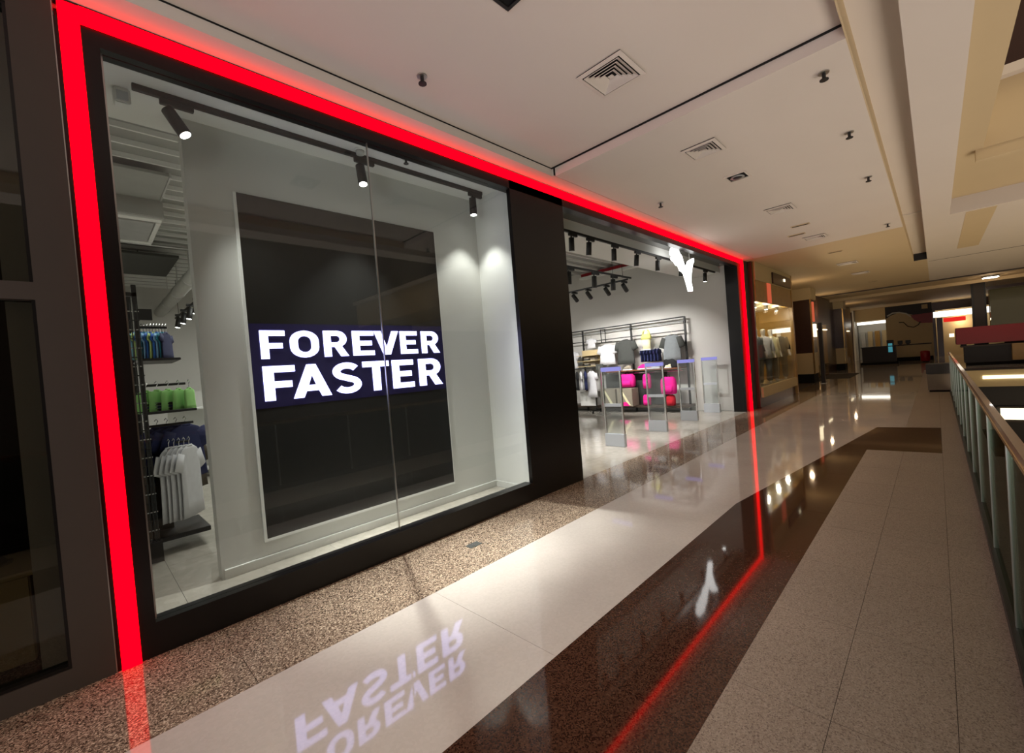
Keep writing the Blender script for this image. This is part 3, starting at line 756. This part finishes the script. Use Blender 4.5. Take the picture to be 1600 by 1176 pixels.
def bag(label, loc, m, w, h, d, rz=0, strap=True):
    t = thing('backpack', label, 'bag', loc, rz)
    obj('bag_body', loft([ell(0, 0, z * h, d * q, w * q, 18, 3.2) for z, q in ((0, .42), (.08, .5), (.5, .52), (.85, .48), (1, .34))]), m, t, True)
    obj('front_pocket', loft([ell(-d * .45, 0, z * h, d * .22, w * .36, 14, 3) for z in (.1, .3, .5)]), m, t, True)
    if strap: obj('handle', tube([(0, -.05, h), (0, -.04, h + .06), (0, .04, h + .06), (0, .05, h)], .012, 8), 'cloth_black', t, True)
    return t


bag('round bright pink backpack hung under the wooden shelf', (12.05, 3.23, .78), 'cloth_pink', .50, .40, .26)
bag('slim pink bag hung between the two bigger pink ones', (12.05, 2.58, .72), 'cloth_pink', .24, .44, .16)
bag('large bright pink backpack hung under the grey jacket', (12.02, 1.90, .54), 'cloth_pink', .44, .50, .26)
bag('small red bag standing under the large pink backpack', (12.02, 1.86, .21), 'cloth_red', .24, .30, .2)
bag('small pink bag on the base shelf behind the second gate', (12.05, 2.62, .21), 'cloth_pink', .22, .32, .16)
for y0, y1, l in ((3.52, 4.06, 'grey plinth with pale slanting stripe nearer the pier'), (2.94, 3.46, 'grey plinth with pale slanting stripe and pink foot print')):
    p = thing('display_plinth', l, 'plinth', (11.95, 0, .0))
    obj('plinth_body', bx(-.2, .2, y0, y1, .21, .75, .004), 'cloth_beige', p)
    ym = (y0 + y1) / 2
    obj('stripe', prism([(ym - .2, .24), (ym - .1, .24), (ym + .14, .70), (ym + .08, .70)], -.203, -.2, 'x'), 'cloth_cream', p)
    if y0 < 3.2: obj('stripe', prism([(y0 + .1, .22), (y1 - .02, .22), (y1 - .15, .33), (y0 + .2, .34)], -.206, -.203, 'x'), 'cloth_pink', p)
# cream shelf with folded stacks
cs = thing('cubby_shelf', 'cream open shelf holding folded stacks on the end wall', 'shelf', (12.1, 4.62, 1.5))
obj('back_board', bx(.15, .18, -.38, .38, 0, .55), 'cream_paint', cs)
for z in (0, .18, .36): obj('shelf_board', bx(-.2, .16, -.38, .38, z, z + .02), 'cream_paint', cs)
for k in range(6):
    s = thing('folded_stack', 'dark folded clothes pile on the cream shelf, %s' % ['low near', 'low middle', 'low far', 'high near', 'high middle', 'high far'][k] + ' the pier', 'clothes', (12.0, 4.36 + (k % 3) * .25, 1.52 + (k // 3) * .18), 0, 'folded piles on the cream shelf')
    obj('fold', bx(-.1, .1, -.09, .09, 0, .05, .01), ['cloth_beige', 'cloth_charcoal', 'cloth_brown'][k % 3], s); obj('fold', bx(-.1, .1, -.09, .09, .052, .10, .01), ['cloth_brown', 'cloth_beige', 'cloth_charcoal'][k % 3], s)
lw = shirt('pale lilac top on the wall above the cream shelf', 'cloth_white', (12.2, 4.55, 2.42), R(90), w=.3, h=.32, d=.06, sleeve=.12)
# sign post / face-out stand
ps = thing('garment_stand', 'single post garment stand with square hook frame and floor base', 'stand', (11.3, 3.72, 0))
obj('base', bx(-.16, .16, -.16, .16, 0, .03, .004), 'brushed_steel', ps); obj('post', bx(-.025, .025, -.025, .025, .03, 1.5, .003), 'brushed_steel', ps)
obj('sign_plate', bx(-.01, .01, -.13, .13, 1.38, 1.56, .003), 'cloth_charcoal', ps)
hk = thing('hook_frame', 'small black square hook frame hung from the rack bars', 'hook', (12.15, 4.05, 2.24))
for a in ((-.09, -.07, 0, .44), (.07, .09, 0, .44)): obj('side_bar', bx(-.01, .01, a[0], a[1], a[2], a[3]), 'black_metal', hk)
obj('cross_bar', bx(-.01, .01, -.09, .09, .42, .44), 'black_metal', hk); obj('cross_bar', bx(-.01, .01, -.32, .09, 0, .02), 'black_metal', hk)
# rolling rail
rr = thing('rolling_rail', 'black rolling garment rail on castors by the pier', 'rack', (11.7, 4.75, 0))
for y in (-.55, .55):
    obj('upright', tube([(0, y, .1), (0, y, 1.45)], .018, 8), 'black_metal', rr); obj('foot', bx(-.25, .25, y - .02, y + .02, .08, .12), 'black_metal', rr)
    for x in (-.23, .23): obj('castor', tube([(x, y - .02, .04), (x, y + .02, .04)], .04, 12), 'black_metal', rr, True)
obj('hanging_rail', tube([(0, -.55, 1.45), (0, .55, 1.45)], .018, 8), 'black_metal', rr)
for k, (m, d, y) in enumerate((('cloth_white', 'white', 4.30), ('cloth_navy', 'navy', 4.55), ('cloth_white', 'pale white', 4.72), ('cloth_black', 'black', 4.88), ('cloth_charcoal', 'charcoal', 5.05))):
    shirt('%s shirt on the rolling rail by the pier' % d, m, (11.7, y, 1.35), R(75 if k == 0 else 40), 'clothes on the rolling rail', w=.42, h=.85 if k < 1 else .6, d=.05, sleeve=.2, seed=k)
wbx = thing('white_carton', 'white box on the base shelf behind the rolling rail', 'box', (12.0, 4.6, .21)); obj('carton_body', bx(-.18, .18, -.3, .3, 0, .42, .006), 'white_paint', wbx); obj('carton_lid', bx(-.19, .19, -.31, .31, .42, .46, .004), 'white_paint', wbx)

# ------------------------------------------------------------------ neighbouring dark shopfront (near side)
w2 = root('window_2')
obj('frame', bx(-.13, .05, -.04, .10, 0, 4.06), 'tan_frame', w2)
obj('frame', bx(-4, -.13, -.04, .10, 2.255, 2.355), 'tan_frame', w2)
obj('frame', bx(-4, -.13, -.04, .10, 3.93, 4.06), 'tan_frame', w2)
obj('frame', bx(-4, -.13, -.04, .10, 0, .13), 'tan_frame', w2)
obj('gasket', bx(-.145, -.13, -.03, .08, .13, 2.255), 'black_panel', w2); obj('gasket', bx(-.145, -.13, -.03, .08, 2.355, 3.93), 'black_panel', w2)
obj('gasket', bx(-4, -.145, -.03, .08, .13, .145), 'black_panel', w2); obj('gasket', bx(-4, -.145, -.03, .08, 3.915, 3.93), 'black_panel', w2)
obj('pane', bx(-4, -.145, .02, .03, .145, 2.255), 'dark_glass', w2); obj('pane', bx(-4, -.145, .02, .03, 2.355, 3.915), 'dark_glass', w2)
obj('cover_strip', bx(.05, .055, -.042, .0, 0, 4.06), 'brushed_steel', w2)
struct('wall_neighbour', bx(-4, -.25, 2.5, 2.6, 0, 4.06), 'dark_box'); struct('floor', bx(-4, -.25, .1, 2.5, -.1, .12), 'dark_box')
struct('ceiling', bx(-4, -.26, .1, 2.5, 4.06, 4.15), 'dark_box'); struct('wall_neighbour', bx(-4.1, -4, -.05, 2.6, 0, 4.06), 'dark_box')
struct('trim', bx(-4, -.25, .5, .6, 2.72, 4.06), 'cassette_white')
pl = thing('display_plinth', 'pale low display block in the dark unlit shop window', 'plinth', (-.55, .55, .12)); obj('plinth_body', bx(-1.2, .27, -.25, .3, 0, .52, .008), 'cream_paint', pl); obj('plinth_top', bx(-1.22, .29, -.27, .32, .52, .55, .004), 'cream_paint', pl)
pl = thing('fabric_drape', 'dim pale cloth draped over the block in the dark shop window', 'cloth', (-.8, .6, .67)); obj('drape_body', loft([ell(0, 0, 0, .42, .2, 18, 2, .06), ell(-.05, 0, .2, .32, .15, 18, 2, .05), ell(-.1, 0, .42, .2, .08, 18, 2, .03)]), 'cloth_beige', pl, True); obj('hem', loft([ell(0, 0, -.01, .44, .22, 18, 2, .06), ell(0, 0, .01, .43, .21, 18, 2, .06)]), 'cloth_beige', pl, True)
sl = thing('standby_display', 'tiny blue standby display glowing in the dark shop window', 'display', (-.62, .9, 1.62)); obj('case', bx(-.09, .09, 0, .03, -.03, .03, .004), 'dark_box', sl); obj('digits', bx(-.07, .07, -.003, 0, -.008, .008), 'blue_standby', sl)

# ------------------------------------------------------------------ floor drain cover in front of the window
dr = thing('floor_cover', 'small grey metal cover plate set in the speckled floor band', 'cover', (2.55, -.44, 0)); obj('plate', bx(-.07, .07, -.045, .045, 0, .004, .001), 'cloth_charcoal', dr); obj('screw', tube([(0, 0, .004), (0, 0, .006)], .012, 10), 'brushed_steel', dr)

# ------------------------------------------------------------------ balustrade along the atrium
bl = thing('balustrade', 'glass balustrade with wood and brass handrail along the atrium edge', 'railing', (0, -3.90, 0))
obj('base_channel', bx(-5, 17.0, -.03, .03, 0, .07, .004), 'black_metal', bl)
obj('slab_edge', bx(-5, 17.3, -.10, -.03, -.55, .01), 'black_metal', bl)
x = -5.0
while x < 17:
    gp = obj('glass_panel', bx(x + .01, min(x + 1.19, 17), -.006, .006, .06, 1.05), 'rail_glass', bl)
    obj('glass_clamp', bx(x - .012, x + .012, -.012, .012, .07, 1.05), 'brushed_steel', gp)
    x += 1.2
obj('handrail', prism([(-.020, 1.085), (.020, 1.085), (.024, 1.10), (.018, 1.122), (-.018, 1.122), (-.024, 1.10)], -5, 17.1, 'x'), 'rail_wood', bl)
obj('brass_trim', bx(-5, 17.1, .022, .029, 1.083, 1.10), 'brass', bl); obj('brass_trim', bx(-5, 17.1, -.029, -.022, 1.083, 1.10), 'brass', bl); obj('under_rail', bx(-5, 17.1, -.012, .012, 1.05, 1.085), 'brass', bl)
pt = thing('planter_box', 'grey box planter with dark top closing the balustrade end', 'planter', (17.5, -3.68, 0)); obj('box_body', bx(-.3, .3, -.28, .25, .05, .52, .008), 'grey_box', pt); obj('box_plinth', bx(-.27, .27, -.25, .22, 0, .05), 'dark_gap', pt); obj('dark_top', bx(-.32, .32, -.30, .27, .52, .80, .008), 'dark_box', pt)

# atrium: opposite side on this level and the level below
lo = thing('lower_gallery', 'pale gallery edge of the floor below across the atrium', 'gallery', (0, 0, 0))
obj('slab_edge', bx(2, 27.8, -10.6, -10.3, -5.0, -3.9), 'dark_box', lo); obj('lit_strip', bx(5, 27.8, -10.36, -10.3, -4.25, -3.95), 'warm_light', lo); obj('handrail', bx(2, 27.8, -10.33, -10.27, -2.95, -2.88), 'black_metal', lo)
for k in range(8): obj('glass_panel', bx(3 + k * 3, 5.9 + k * 3, -10.31, -10.29, -3.9, -2.95), 'fog_glass', lo)
lb = thing('cross_bridge', 'cream edged bridge crossing the atrium beyond the balustrade', 'bridge', (0, 0, 0))
obj('deck', bx(27.2, 28, -15.95, -3.95, -.5, .0), 'dark_box', lb); obj('fascia', bx(27.1, 27.2, -15.95, -3.95, -.75, -.05), 'cream_paint', lb); obj('lit_edge', bx(27.05, 27.1, -15.95, -5.0, -.42, -.28), 'warm_light', lb)
lsw = thing('lower_shop_window', 'cream lit shop window on the floor below at the end of the atrium', 'window', (27.9, 0, 0)); obj('lit_panel', bx(-.03, 0, -6.6, -5.5, -2.25, -1.75), 'warm_light', lsw); obj('window_frame', bx(-.06, .08, -6.7, -5.4, -1.75, -1.68), 'tan_frame', lsw); obj('window_frame', bx(-.06, .08, -6.7, -5.4, -2.35, -2.25), 'tan_frame', lsw)
es = thing('lower_kiosk', 'cream lit counter on the floor below seen past the handrail', 'kiosk', (15.5, -8.0, -5)); obj('counter_body', bx(-1.5, 1.5, -1, 1, 0, 1.1, .02), 'cream_paint', es); obj('lit_top', bx(-1.55, 1.55, -1.05, 1.05, 1.1, 1.2), 'warm_light', es)
es = thing('lower_kiosk', 'second lit counter on the floor below nearer the viewer', 'kiosk', (8.5, -6.6, -5)); obj('counter_body', bx(-1.0, 1.0, -.8, .8, 0, 1.1, .02), 'cream_paint', es); obj('lit_top', bx(-1.05, 1.05, -.85, .85, 1.1, 1.2), 'warm_light', es)

# ------------------------------------------------------------------ far shops along the same side
def mannequin(label, loc, rz, outfit, hip='cloth_black', skin='mannequin_white', group='mannequins in the gold lit window'):
    t = thing('mannequin', label, 'mannequin', loc, rz, group)
    def skinobj(name, pts, edges, m, lev=1):
        me = bpy.data.meshes.new(name); me.from_pydata([p[:3] for p in pts], edges, []); me.materials.append(MATS[m])
        o = bpy.data.objects.new(name, me); COL.objects.link(o); o.parent = t
        sk = o.modifiers.new('skin', 'SKIN'); sk.use_smooth_shade = True
        for v, p in zip(me.skin_vertices[0].data, pts): v.radius = (p[3], p[3] * (p[4] if len(p) > 4 else 1))
        me.skin_vertices[0].data[0].use_root = True
        ss = o.modifiers.new('sub', 'SUBSURF'); ss.levels = lev; ss.render_levels = lev
        return o
    P = [(0, 0, .95, .15, .7), (0, 0, 1.15, .12, .75), (0, 0, 1.34, .16, .65), (0, 0, 1.46, .06), (0, 0, 1.53, .055), (0, .01, 1.62, .085), (0, .01, 1.73, .075),
         (.17, 0, 1.42, .055), (.23, .03, 1.16, .042), (.27, -.05, .92, .033), (.29, -.08, .80, .03), (-.17, 0, 1.42, .055), (-.25, .04, 1.17, .042), (-.21, -.08, .95, .033), (-.17, -.13, .86, .03),
         (.09, 0, .86, .095), (.11, -.02, .48, .06), (.12, .02, .09, .04), (.12, -.10, .04, .035), (-.09, 0, .86, .095), (-.12, .03, .48, .06), (-.13, .05, .09, .04), (-.13, -.07, .04, .035)]
    E_ = [(0, 1), (1, 2), (2, 3), (3, 4), (4, 5), (5, 6), (2, 7), (7, 8), (8, 9), (9, 10), (2, 11), (11, 12), (12, 13), (13, 14), (0, 15), (15, 16), (16, 17), (17, 18), (0, 19), (19, 20), (20, 21), (21, 22)]
    skinobj('body', P, E_, skin)
    obj('top', loft([ell(0, 0, z, rx, ry, 18, 2.3, .02) for z, rx, ry in ((.80, .24, .18), (1.0, .21, .155), (1.18, .19, .14), (1.34, .225, .14), (1.44, .16, .10), (1.48, .075, .07))]), outfit, t, True)
    for s in (-1, 1): obj('sleeve', tube([(s * .17, 0, 1.42), (s * .235, .03, 1.20), (s * .26, -.02, 1.02)], [.075, .065, .055], 12), outfit, t, True)
    for s in (-1, 1): obj('trouser_leg', tube([(s * .09, 0, .88), (s * .115, 0, .48), (s * .125, .03, .12)], [.115, .085, .075], 12), hip, t, True)
    obj('stand', tube([(0, 0, 0), (0, 0, .02)], .2, 20), 'brushed_steel', t)
    return t


w3 = root('window_3')
obj('frame', bx(12.84, 13.35, -.05, .02, 0, 4.05), 'tan_frame', w3); obj('frame', bx(13.2, 13.32, -.14, -.05, .02, 4.05), 'brown_panel', w3); obj('frame', bx(17.4, 17.55, -.20, .25, 0, 4.05), 'gold_panel', w3)
obj('header', bx(13.32, 17.4, -.18, -.08, 2.95, 4.05), 'gold_panel', w3); obj('pane', bx(13.32, 17.4, -.155, -.145, .56, 2.95), 'shop_glass', w3)
obj('sill', bx(13.32, 17.4, -.20, -.08, .28, .56), 'cream_paint', w3); obj('sill_base', bx(13.32, 17.4, -.13, -.05, .0, .28), 'brown_panel', w3)
obj('neon_reflection', bx(14.45, 14.8, -.21, -.185, 2.97, 3.55), 'salmon_light', w3); obj('header_band', bx(13.32, 17.4, -.195, -.18, 3.55, 4.05), 'cream_paint', w3)  # salmon bar is a neon reflection put in as a glowing part
sg = thing('shop_sign', 'dark brown oblong fascia sign over the mannequin window', 'sign', (15.9, -.20, 3.72)); obj('sign_board', bx(-.9, 1.3, -.04, 0, -.14, .20, .006), 'brown_panel', sg); obj('sign_lamp', bx(.35, .5, -.06, -.04, .02, .10), 'warm_light', sg)
struct('floor', bx(13.32, 17.4, -.08, 1.0, .35, .52), 'cream_paint'); struct('wall_shop', bx(13.2, 17.55, 1.0, 1.1, .35, 4.05), 'gold_panel'); struct('wall_shop', bx(17.4, 17.55, .25, 1.0, .35, 4.05), 'gold_panel'); struct('wall_shop', bx(13.22, 13.32, .02, 1.0, .35, 4.05), 'brown_panel')
struct('ceiling', bx(13.32, 17.4, -.08, 1.0, 2.96, 3.05), 'cream_paint')
for k, (x, y, rz, m, hp, l) in enumerate(((14.1, .12, -30, 'cloth_grey', 'cloth_beige', 'mannequin in grey top and beige trousers nearest the red light strip'), (14.95, .13, -60, 'cloth_white', 'cloth_grey', 'mannequin in white top and grey trousers, second in the gold window'),
                                       (15.85, .14, -40, 'cloth_cream', 'cloth_beige', 'mannequin in cream top and beige trousers, third in the gold window'), (16.8, .12, -70, 'cloth_black', 'cloth_black', 'mannequin in all black clothes at the gold window end'))):
    mannequin(l, (x, y, .52), R(rz), m, hp)
for x in (14.0, 15.2, 16.4):
    t = thing('window_spotlight', 'small bright window spotlight above the mannequins, %s' % {14.0: 'nearest the red strip', 15.2: 'middle of three', 16.4: 'by the brown pillar'}[x], 'spotlight', (x, .05, 2.96), 0, 'spotlights in the mannequin window')
    obj('can', tube([(0, 0, 0), (0, 0, -.12)], .05, 12), 'brushed_steel', t, True); obj('lens', tube([(0, 0, -.12), (0, 0, -.125)], .045, 12), 'lens_light', t)
    lamp('window_lamp', 'POINT', (x, .05, 2.78), 40, WW, .05)


def pillar(x, y0, y1, label, dx=1.0):
    t = thing('clad_pillar', label, 'pillar', (x, 0, 0))
    obj('base', bx(.03, dx, y0 + .03, y1, 0, .38), 'dark_gap', t); obj('lower_cladding', bx(0, dx, y0, y1, .38, 1.28, .01), 'cream_paint', t)
    obj('upper_cladding', bx(0, dx, y0, y1, 1.28, 3.55, .01), 'brown_panel', t); obj('capital', bx(-.05, dx, y0 - .05, y1, 3.55, 4.05, .01), 'cream_paint', t)
    obj('edge_trim', bx(-.02, .04, y0 - .03, y0 + .02, .38, 3.55), 'brass', t)


pillar(22, .06, 1.15, 'brown and cream clad pillar after the mannequin window')
pillar(31, .08, 1.2, 'brown and cream clad pillar farther along the concourse')
struct('wall_shop', bx(17.6, 22, 1.2, 1.3, 0, 4.05), 'gold_panel'); struct('wall_shop', bx(23, 31, .5, .6, 0, 4.05), 'brown_panel'); struct('wall_shop', bx(32, 40, .7, .8, 0, 4.05), 'gold_panel')
struct('wall_shop', bx(17.6, 22, 1.0, 1.1, 2.9, 4.05), 'gold_panel')
for x, y, l in ((19.0, .8, 'mannequin in dark dress beyond the gold window corner'), (20.6, .75, 'mannequin in pale shirt beside the first brown pillar')):
    mannequin(l, (x, y, .0), R(-60), 'cloth_black' if x < 20 else 'cloth_cream', 'cloth_black', 'mannequin_gold', 'mannequins beyond the gold window')
nl = thing('neon_sign', 'salmon glowing upright sign on the flank of the first brown pillar', 'sign', (22.2, .05, 0)); obj('tube', bx(0, .3, -.04, 0, 2.6, 3.45), 'salmon_light', nl); obj('lamp', bx(.02, .42, -.06, 0, 1.95, 2.5), 'warm_light', nl)
dp2 = thing('door_post', 'dark upright post between the first pillar and the second', 'post', (21.6, -.30, 0)); obj('post_body', bx(-.1, .1, -.06, .06, .02, 2.5, .005), 'dark_box', dp2); obj('post_foot', bx(-.14, .14, -.09, .09, 0, .02), 'brushed_steel', dp2)
for k, (x, y, z, l) in enumerate(((24.5, .45, 1.6, 'first'), (27, .45, 2.0, 'second'), (34, .65, 1.6, 'third'), (37, .65, 1.8, 'fourth'))):
    t = thing('shop_window_display', 'warm lit shop window case far along the concourse, %s from the pillar' % l, 'showcase', (x, y, 0)); obj('case_frame', bx(-.7, .7, -.06, 0, 0, 2.6, .01), 'brass', t); obj('lit_back', bx(-.6, .6, -.07, -.06, .6, 2.5), 'gold_panel', t); obj('light', bx(-.5, .5, -.12, -.07, 2.3, 2.36), 'warm_light', t)

# ------------------------------------------------------------------ far end of the concourse
struct('wall_far', bx(46.5, 46.7, -16, 6, 0, 4.05), 'brown_panel')
struct('wall_far', bx(44, 46.5, .95, 1.05, 0, 4.05), 'white_paint')
ws = thing('white_shop', 'bright white lit shop far at the concourse end', 'shop', (44.5, 0, 0))
obj('back_wall', bx(1.5, 1.6, -1.1, .9, 0, 3.2), 'white_paint', ws); obj('light_band', bx(-.1, .05, -1.1, .8, 2.85, 3.05), 'white_shop_light', ws); obj('fascia', bx(-.2, .1, -1.2, .9, 3.1, 4.05), 'cream_paint', ws)
for k in range(4): obj('wall_shelf', bx(1.2, 1.5, -.9 + k * .45, -.6 + k * .45, .3, 2.3, .01), ['cream_paint', 'gold_panel', 'cream_paint', 'grey_paint'][k], ws)
ct = thing('service_counter', 'dark service counter with teal screen before the white shop', 'counter', (36.2, -1.0, 0)); obj('counter_body', bx(-.2, .5, -.85, .8, .15, 1.1, .01), 'dark_box', ct); obj('counter_top', bx(-.25, .55, -.9, .85, 1.1, 1.16), 'black_metal', ct); obj('plinth', bx(-.3, .6, -.95, .9, 0, .15), 'dark_gap', ct)
obj('screen', bx(-.22, -.2, -.70, -.50, .75, 1.3), 'teal_screen', ct)
mu = thing('hoarding', 'tall painted hoarding wall in black red and cream with curved line', 'hoarding', (41, 0, 0))
obj('board', bx(0, .2, -3.55, -1.15, 0, 3.85), 'cream_paint', mu)
obj('black_field', prism([(-1.15, 3.85), (-3.55, 3.85), (-3.55, 3.15), (-2.6, 3.1), (-2.2, 3.3), (-1.8, 3.35), (-1.4, 3.2), (-1.15, 3.0)], -.012, 0, 'x'), 'dark_box', mu)
obj('red_field', prism([(-2.45, 3.1), (-3.55, 3.15), (-3.55, 2.45), (-2.95, 2.5), (-2.65, 2.75)], -.016, -.004, 'x'), 'red_paint', mu)
obj('pale_curve', tube([(-.02, y, z) for y, z in ((-1.25, 3.2), (-1.55, 3.38), (-1.9, 3.38), (-2.25, 3.25), (-2.5, 3.0))], .05, 6), 'white_paint', mu)
obj('black_curve', tube([(-.02, y, z) for y, z in ((-1.85, 2.68), (-2.1, 2.65), (-2.3, 2.35), (-2.6, 2.25), (-2.85, 2.4), (-2.95, 2.6))], .03, 6), 'black_metal', mu)
obj('square_tag', bx(-.02, 0, -3.35, -3.05, 3.45, 3.75), 'cream_paint', mu)
lc = thing('cream_counter', 'long cream counter with dark base in front of the hoarding', 'counter', (40, 0, 0)); obj('counter_body', bx(-.3, .3, -3.4, -1.45, .25, 1.05, .01), 'cream_paint', lc); obj('counter_top', bx(-.35, .35, -3.45, -1.4, 1.05, 1.12), 'tan_frame', lc); obj('plinth', bx(-.5, .3, -3.5, -1.3, 0, .25), 'dark_gap', lc)
for k, y in enumerate((-1.9, -2.3)):
    t = thing('till', 'small dark till on the cream counter, %s the stool' % ('nearer' if k == 0 else 'farther from'), 'till', (39.9, y, 1.12)); obj('screen', bx(-.02, .02, -.13, .13, .05, .28, .004), 'black_metal', t); obj('till_foot', bx(-.08, .08, -.08, .08, 0, .05), 'black_metal', t)
st = thing('bar_stool', 'tall dark stool at the end of the cream counter', 'stool', (38.6, -1.45, 0)); obj('seat', tube([(0, 0, 1.0), (0, 0, 1.08)], .2, 16), 'black_metal', st); obj('post', tube([(0, 0, .03), (0, 0, 1.0)], .05, 8), 'black_metal', st); obj('base', tube([(0, 0, 0), (0, 0, .03)], .2, 16), 'black_metal', st); obj('backrest', bx(.14, .18, -.18, .18, 1.1, 1.5, .01), 'black_metal', st)
pf = thing('red_pouffe', 'small red upright seat near the cream counter', 'seat', (36.5, -3.15, 0)); obj('cushion', tube([(0, 0, .05), (0, 0, .1), (0, 0, .65), (0, 0, .7)], [.18, .22, .22, .17], 18), 'red_paint', pf, True); obj('foot', tube([(0, 0, 0), (0, 0, .05)], .15, 14), 'dark_gap', pf)
# lit shop beyond, right of the hoarding
rs = thing('cream_shop', 'cream lit shop with red sign band far beyond the hoarding', 'shop', (44, 0, 0))
obj('back_wall', bx(1, 1.1, -7, -3.7, 0, 3.4), 'cream_paint', rs); obj('light_band', bx(-.1, 0, -7.0, -3.6, 2.85, 3.25), 'white_shop_light', rs); obj('red_band', bx(-.2, -.1, -5.2, -4.1, 2.45, 2.75), 'small_red_light', rs); obj('side_post', bx(-.2, .1, -4.05, -3.75, 0, 2.8), 'brown_panel', rs); obj('shop_lamp', bx(.2, .3, -4.6, -4.35, 1.35, 1.6), 'warm_light', rs)
lamp('cream_shop_lamp', 'POINT', (44.5, -5, 2.4), 30, WARM, .1)
rk2 = thing('red_kiosk', 'long dark red kiosk canopy across the end of the atrium', 'kiosk', (30, 0, 0))
obj('canopy', bx(0, 1.2, -16, -4.35, 1.05, 1.85, .02), 'red_paint', rk2); obj('counter', bx(.2, 1, -16, -4.6, .15, .9), 'dark_box', rk2); obj('counter_edge', bx(.1, 1.1, -16, -4.5, .9, .97), 'tan_frame', rk2); obj('plinth', bx(.25, .95, -16, -4.65, 0, .15), 'dark_gap', rk2); obj('post', bx(.4, .6, -4.7, -4.5, .97, 1.05), 'dark_box', rk2); obj('cream_cabinet', bx(-.1, .2, -9, -6.1, .2, .95, .01), 'gold_panel', rk2)
cl = thing('square_column', 'tan square column with dark edges behind the red kiosk', 'column', (32, 0, 0)); obj('shaft', bx(0, .4, -5.45, -5.1, 0, 4.05), 'tan_frame', cl)
for y in (-5.52, -5.1): obj('edge', bx(-.02, .42, y, y + .07, 0, 4.05), 'black_metal', cl)
gs = thing('glass_screen', 'greenish frosted glass screen wall above the red kiosk', 'screen', (33, 0, 0)); obj('glass', bx(0, .05, -16, -5.7, 1.0, 3.7), 'fog_glass', gs); obj('top_rail', bx(-.05, .1, -16, -5.6, 3.7, 3.85), 'brown_panel', gs); obj('mullion', bx(-.03, .06, -7.3, -7.2, 1, 3.7), 'black_metal', gs)
obj('backing', bx(.6, .7, -16, -5.7, 1, 3.7), 'cream_paint', gs)
fs = thing('ceiling_floodlight', 'bright white round lamp on the ceiling above the red kiosk', 'lamp', (28.8, -5.5, 4.05)); obj('housing', tube([(0, 0, 0), (0, 0, -.08)], .28, 18), 'brushed_steel', fs); obj('lens', tube([(0, 0, -.08), (0, 0, -.10)], .25, 18), 'lens_light', fs)
lamp('flood_lamp', 'POINT', (28.8, -5.5, 3.85), 16, WARM, .1)
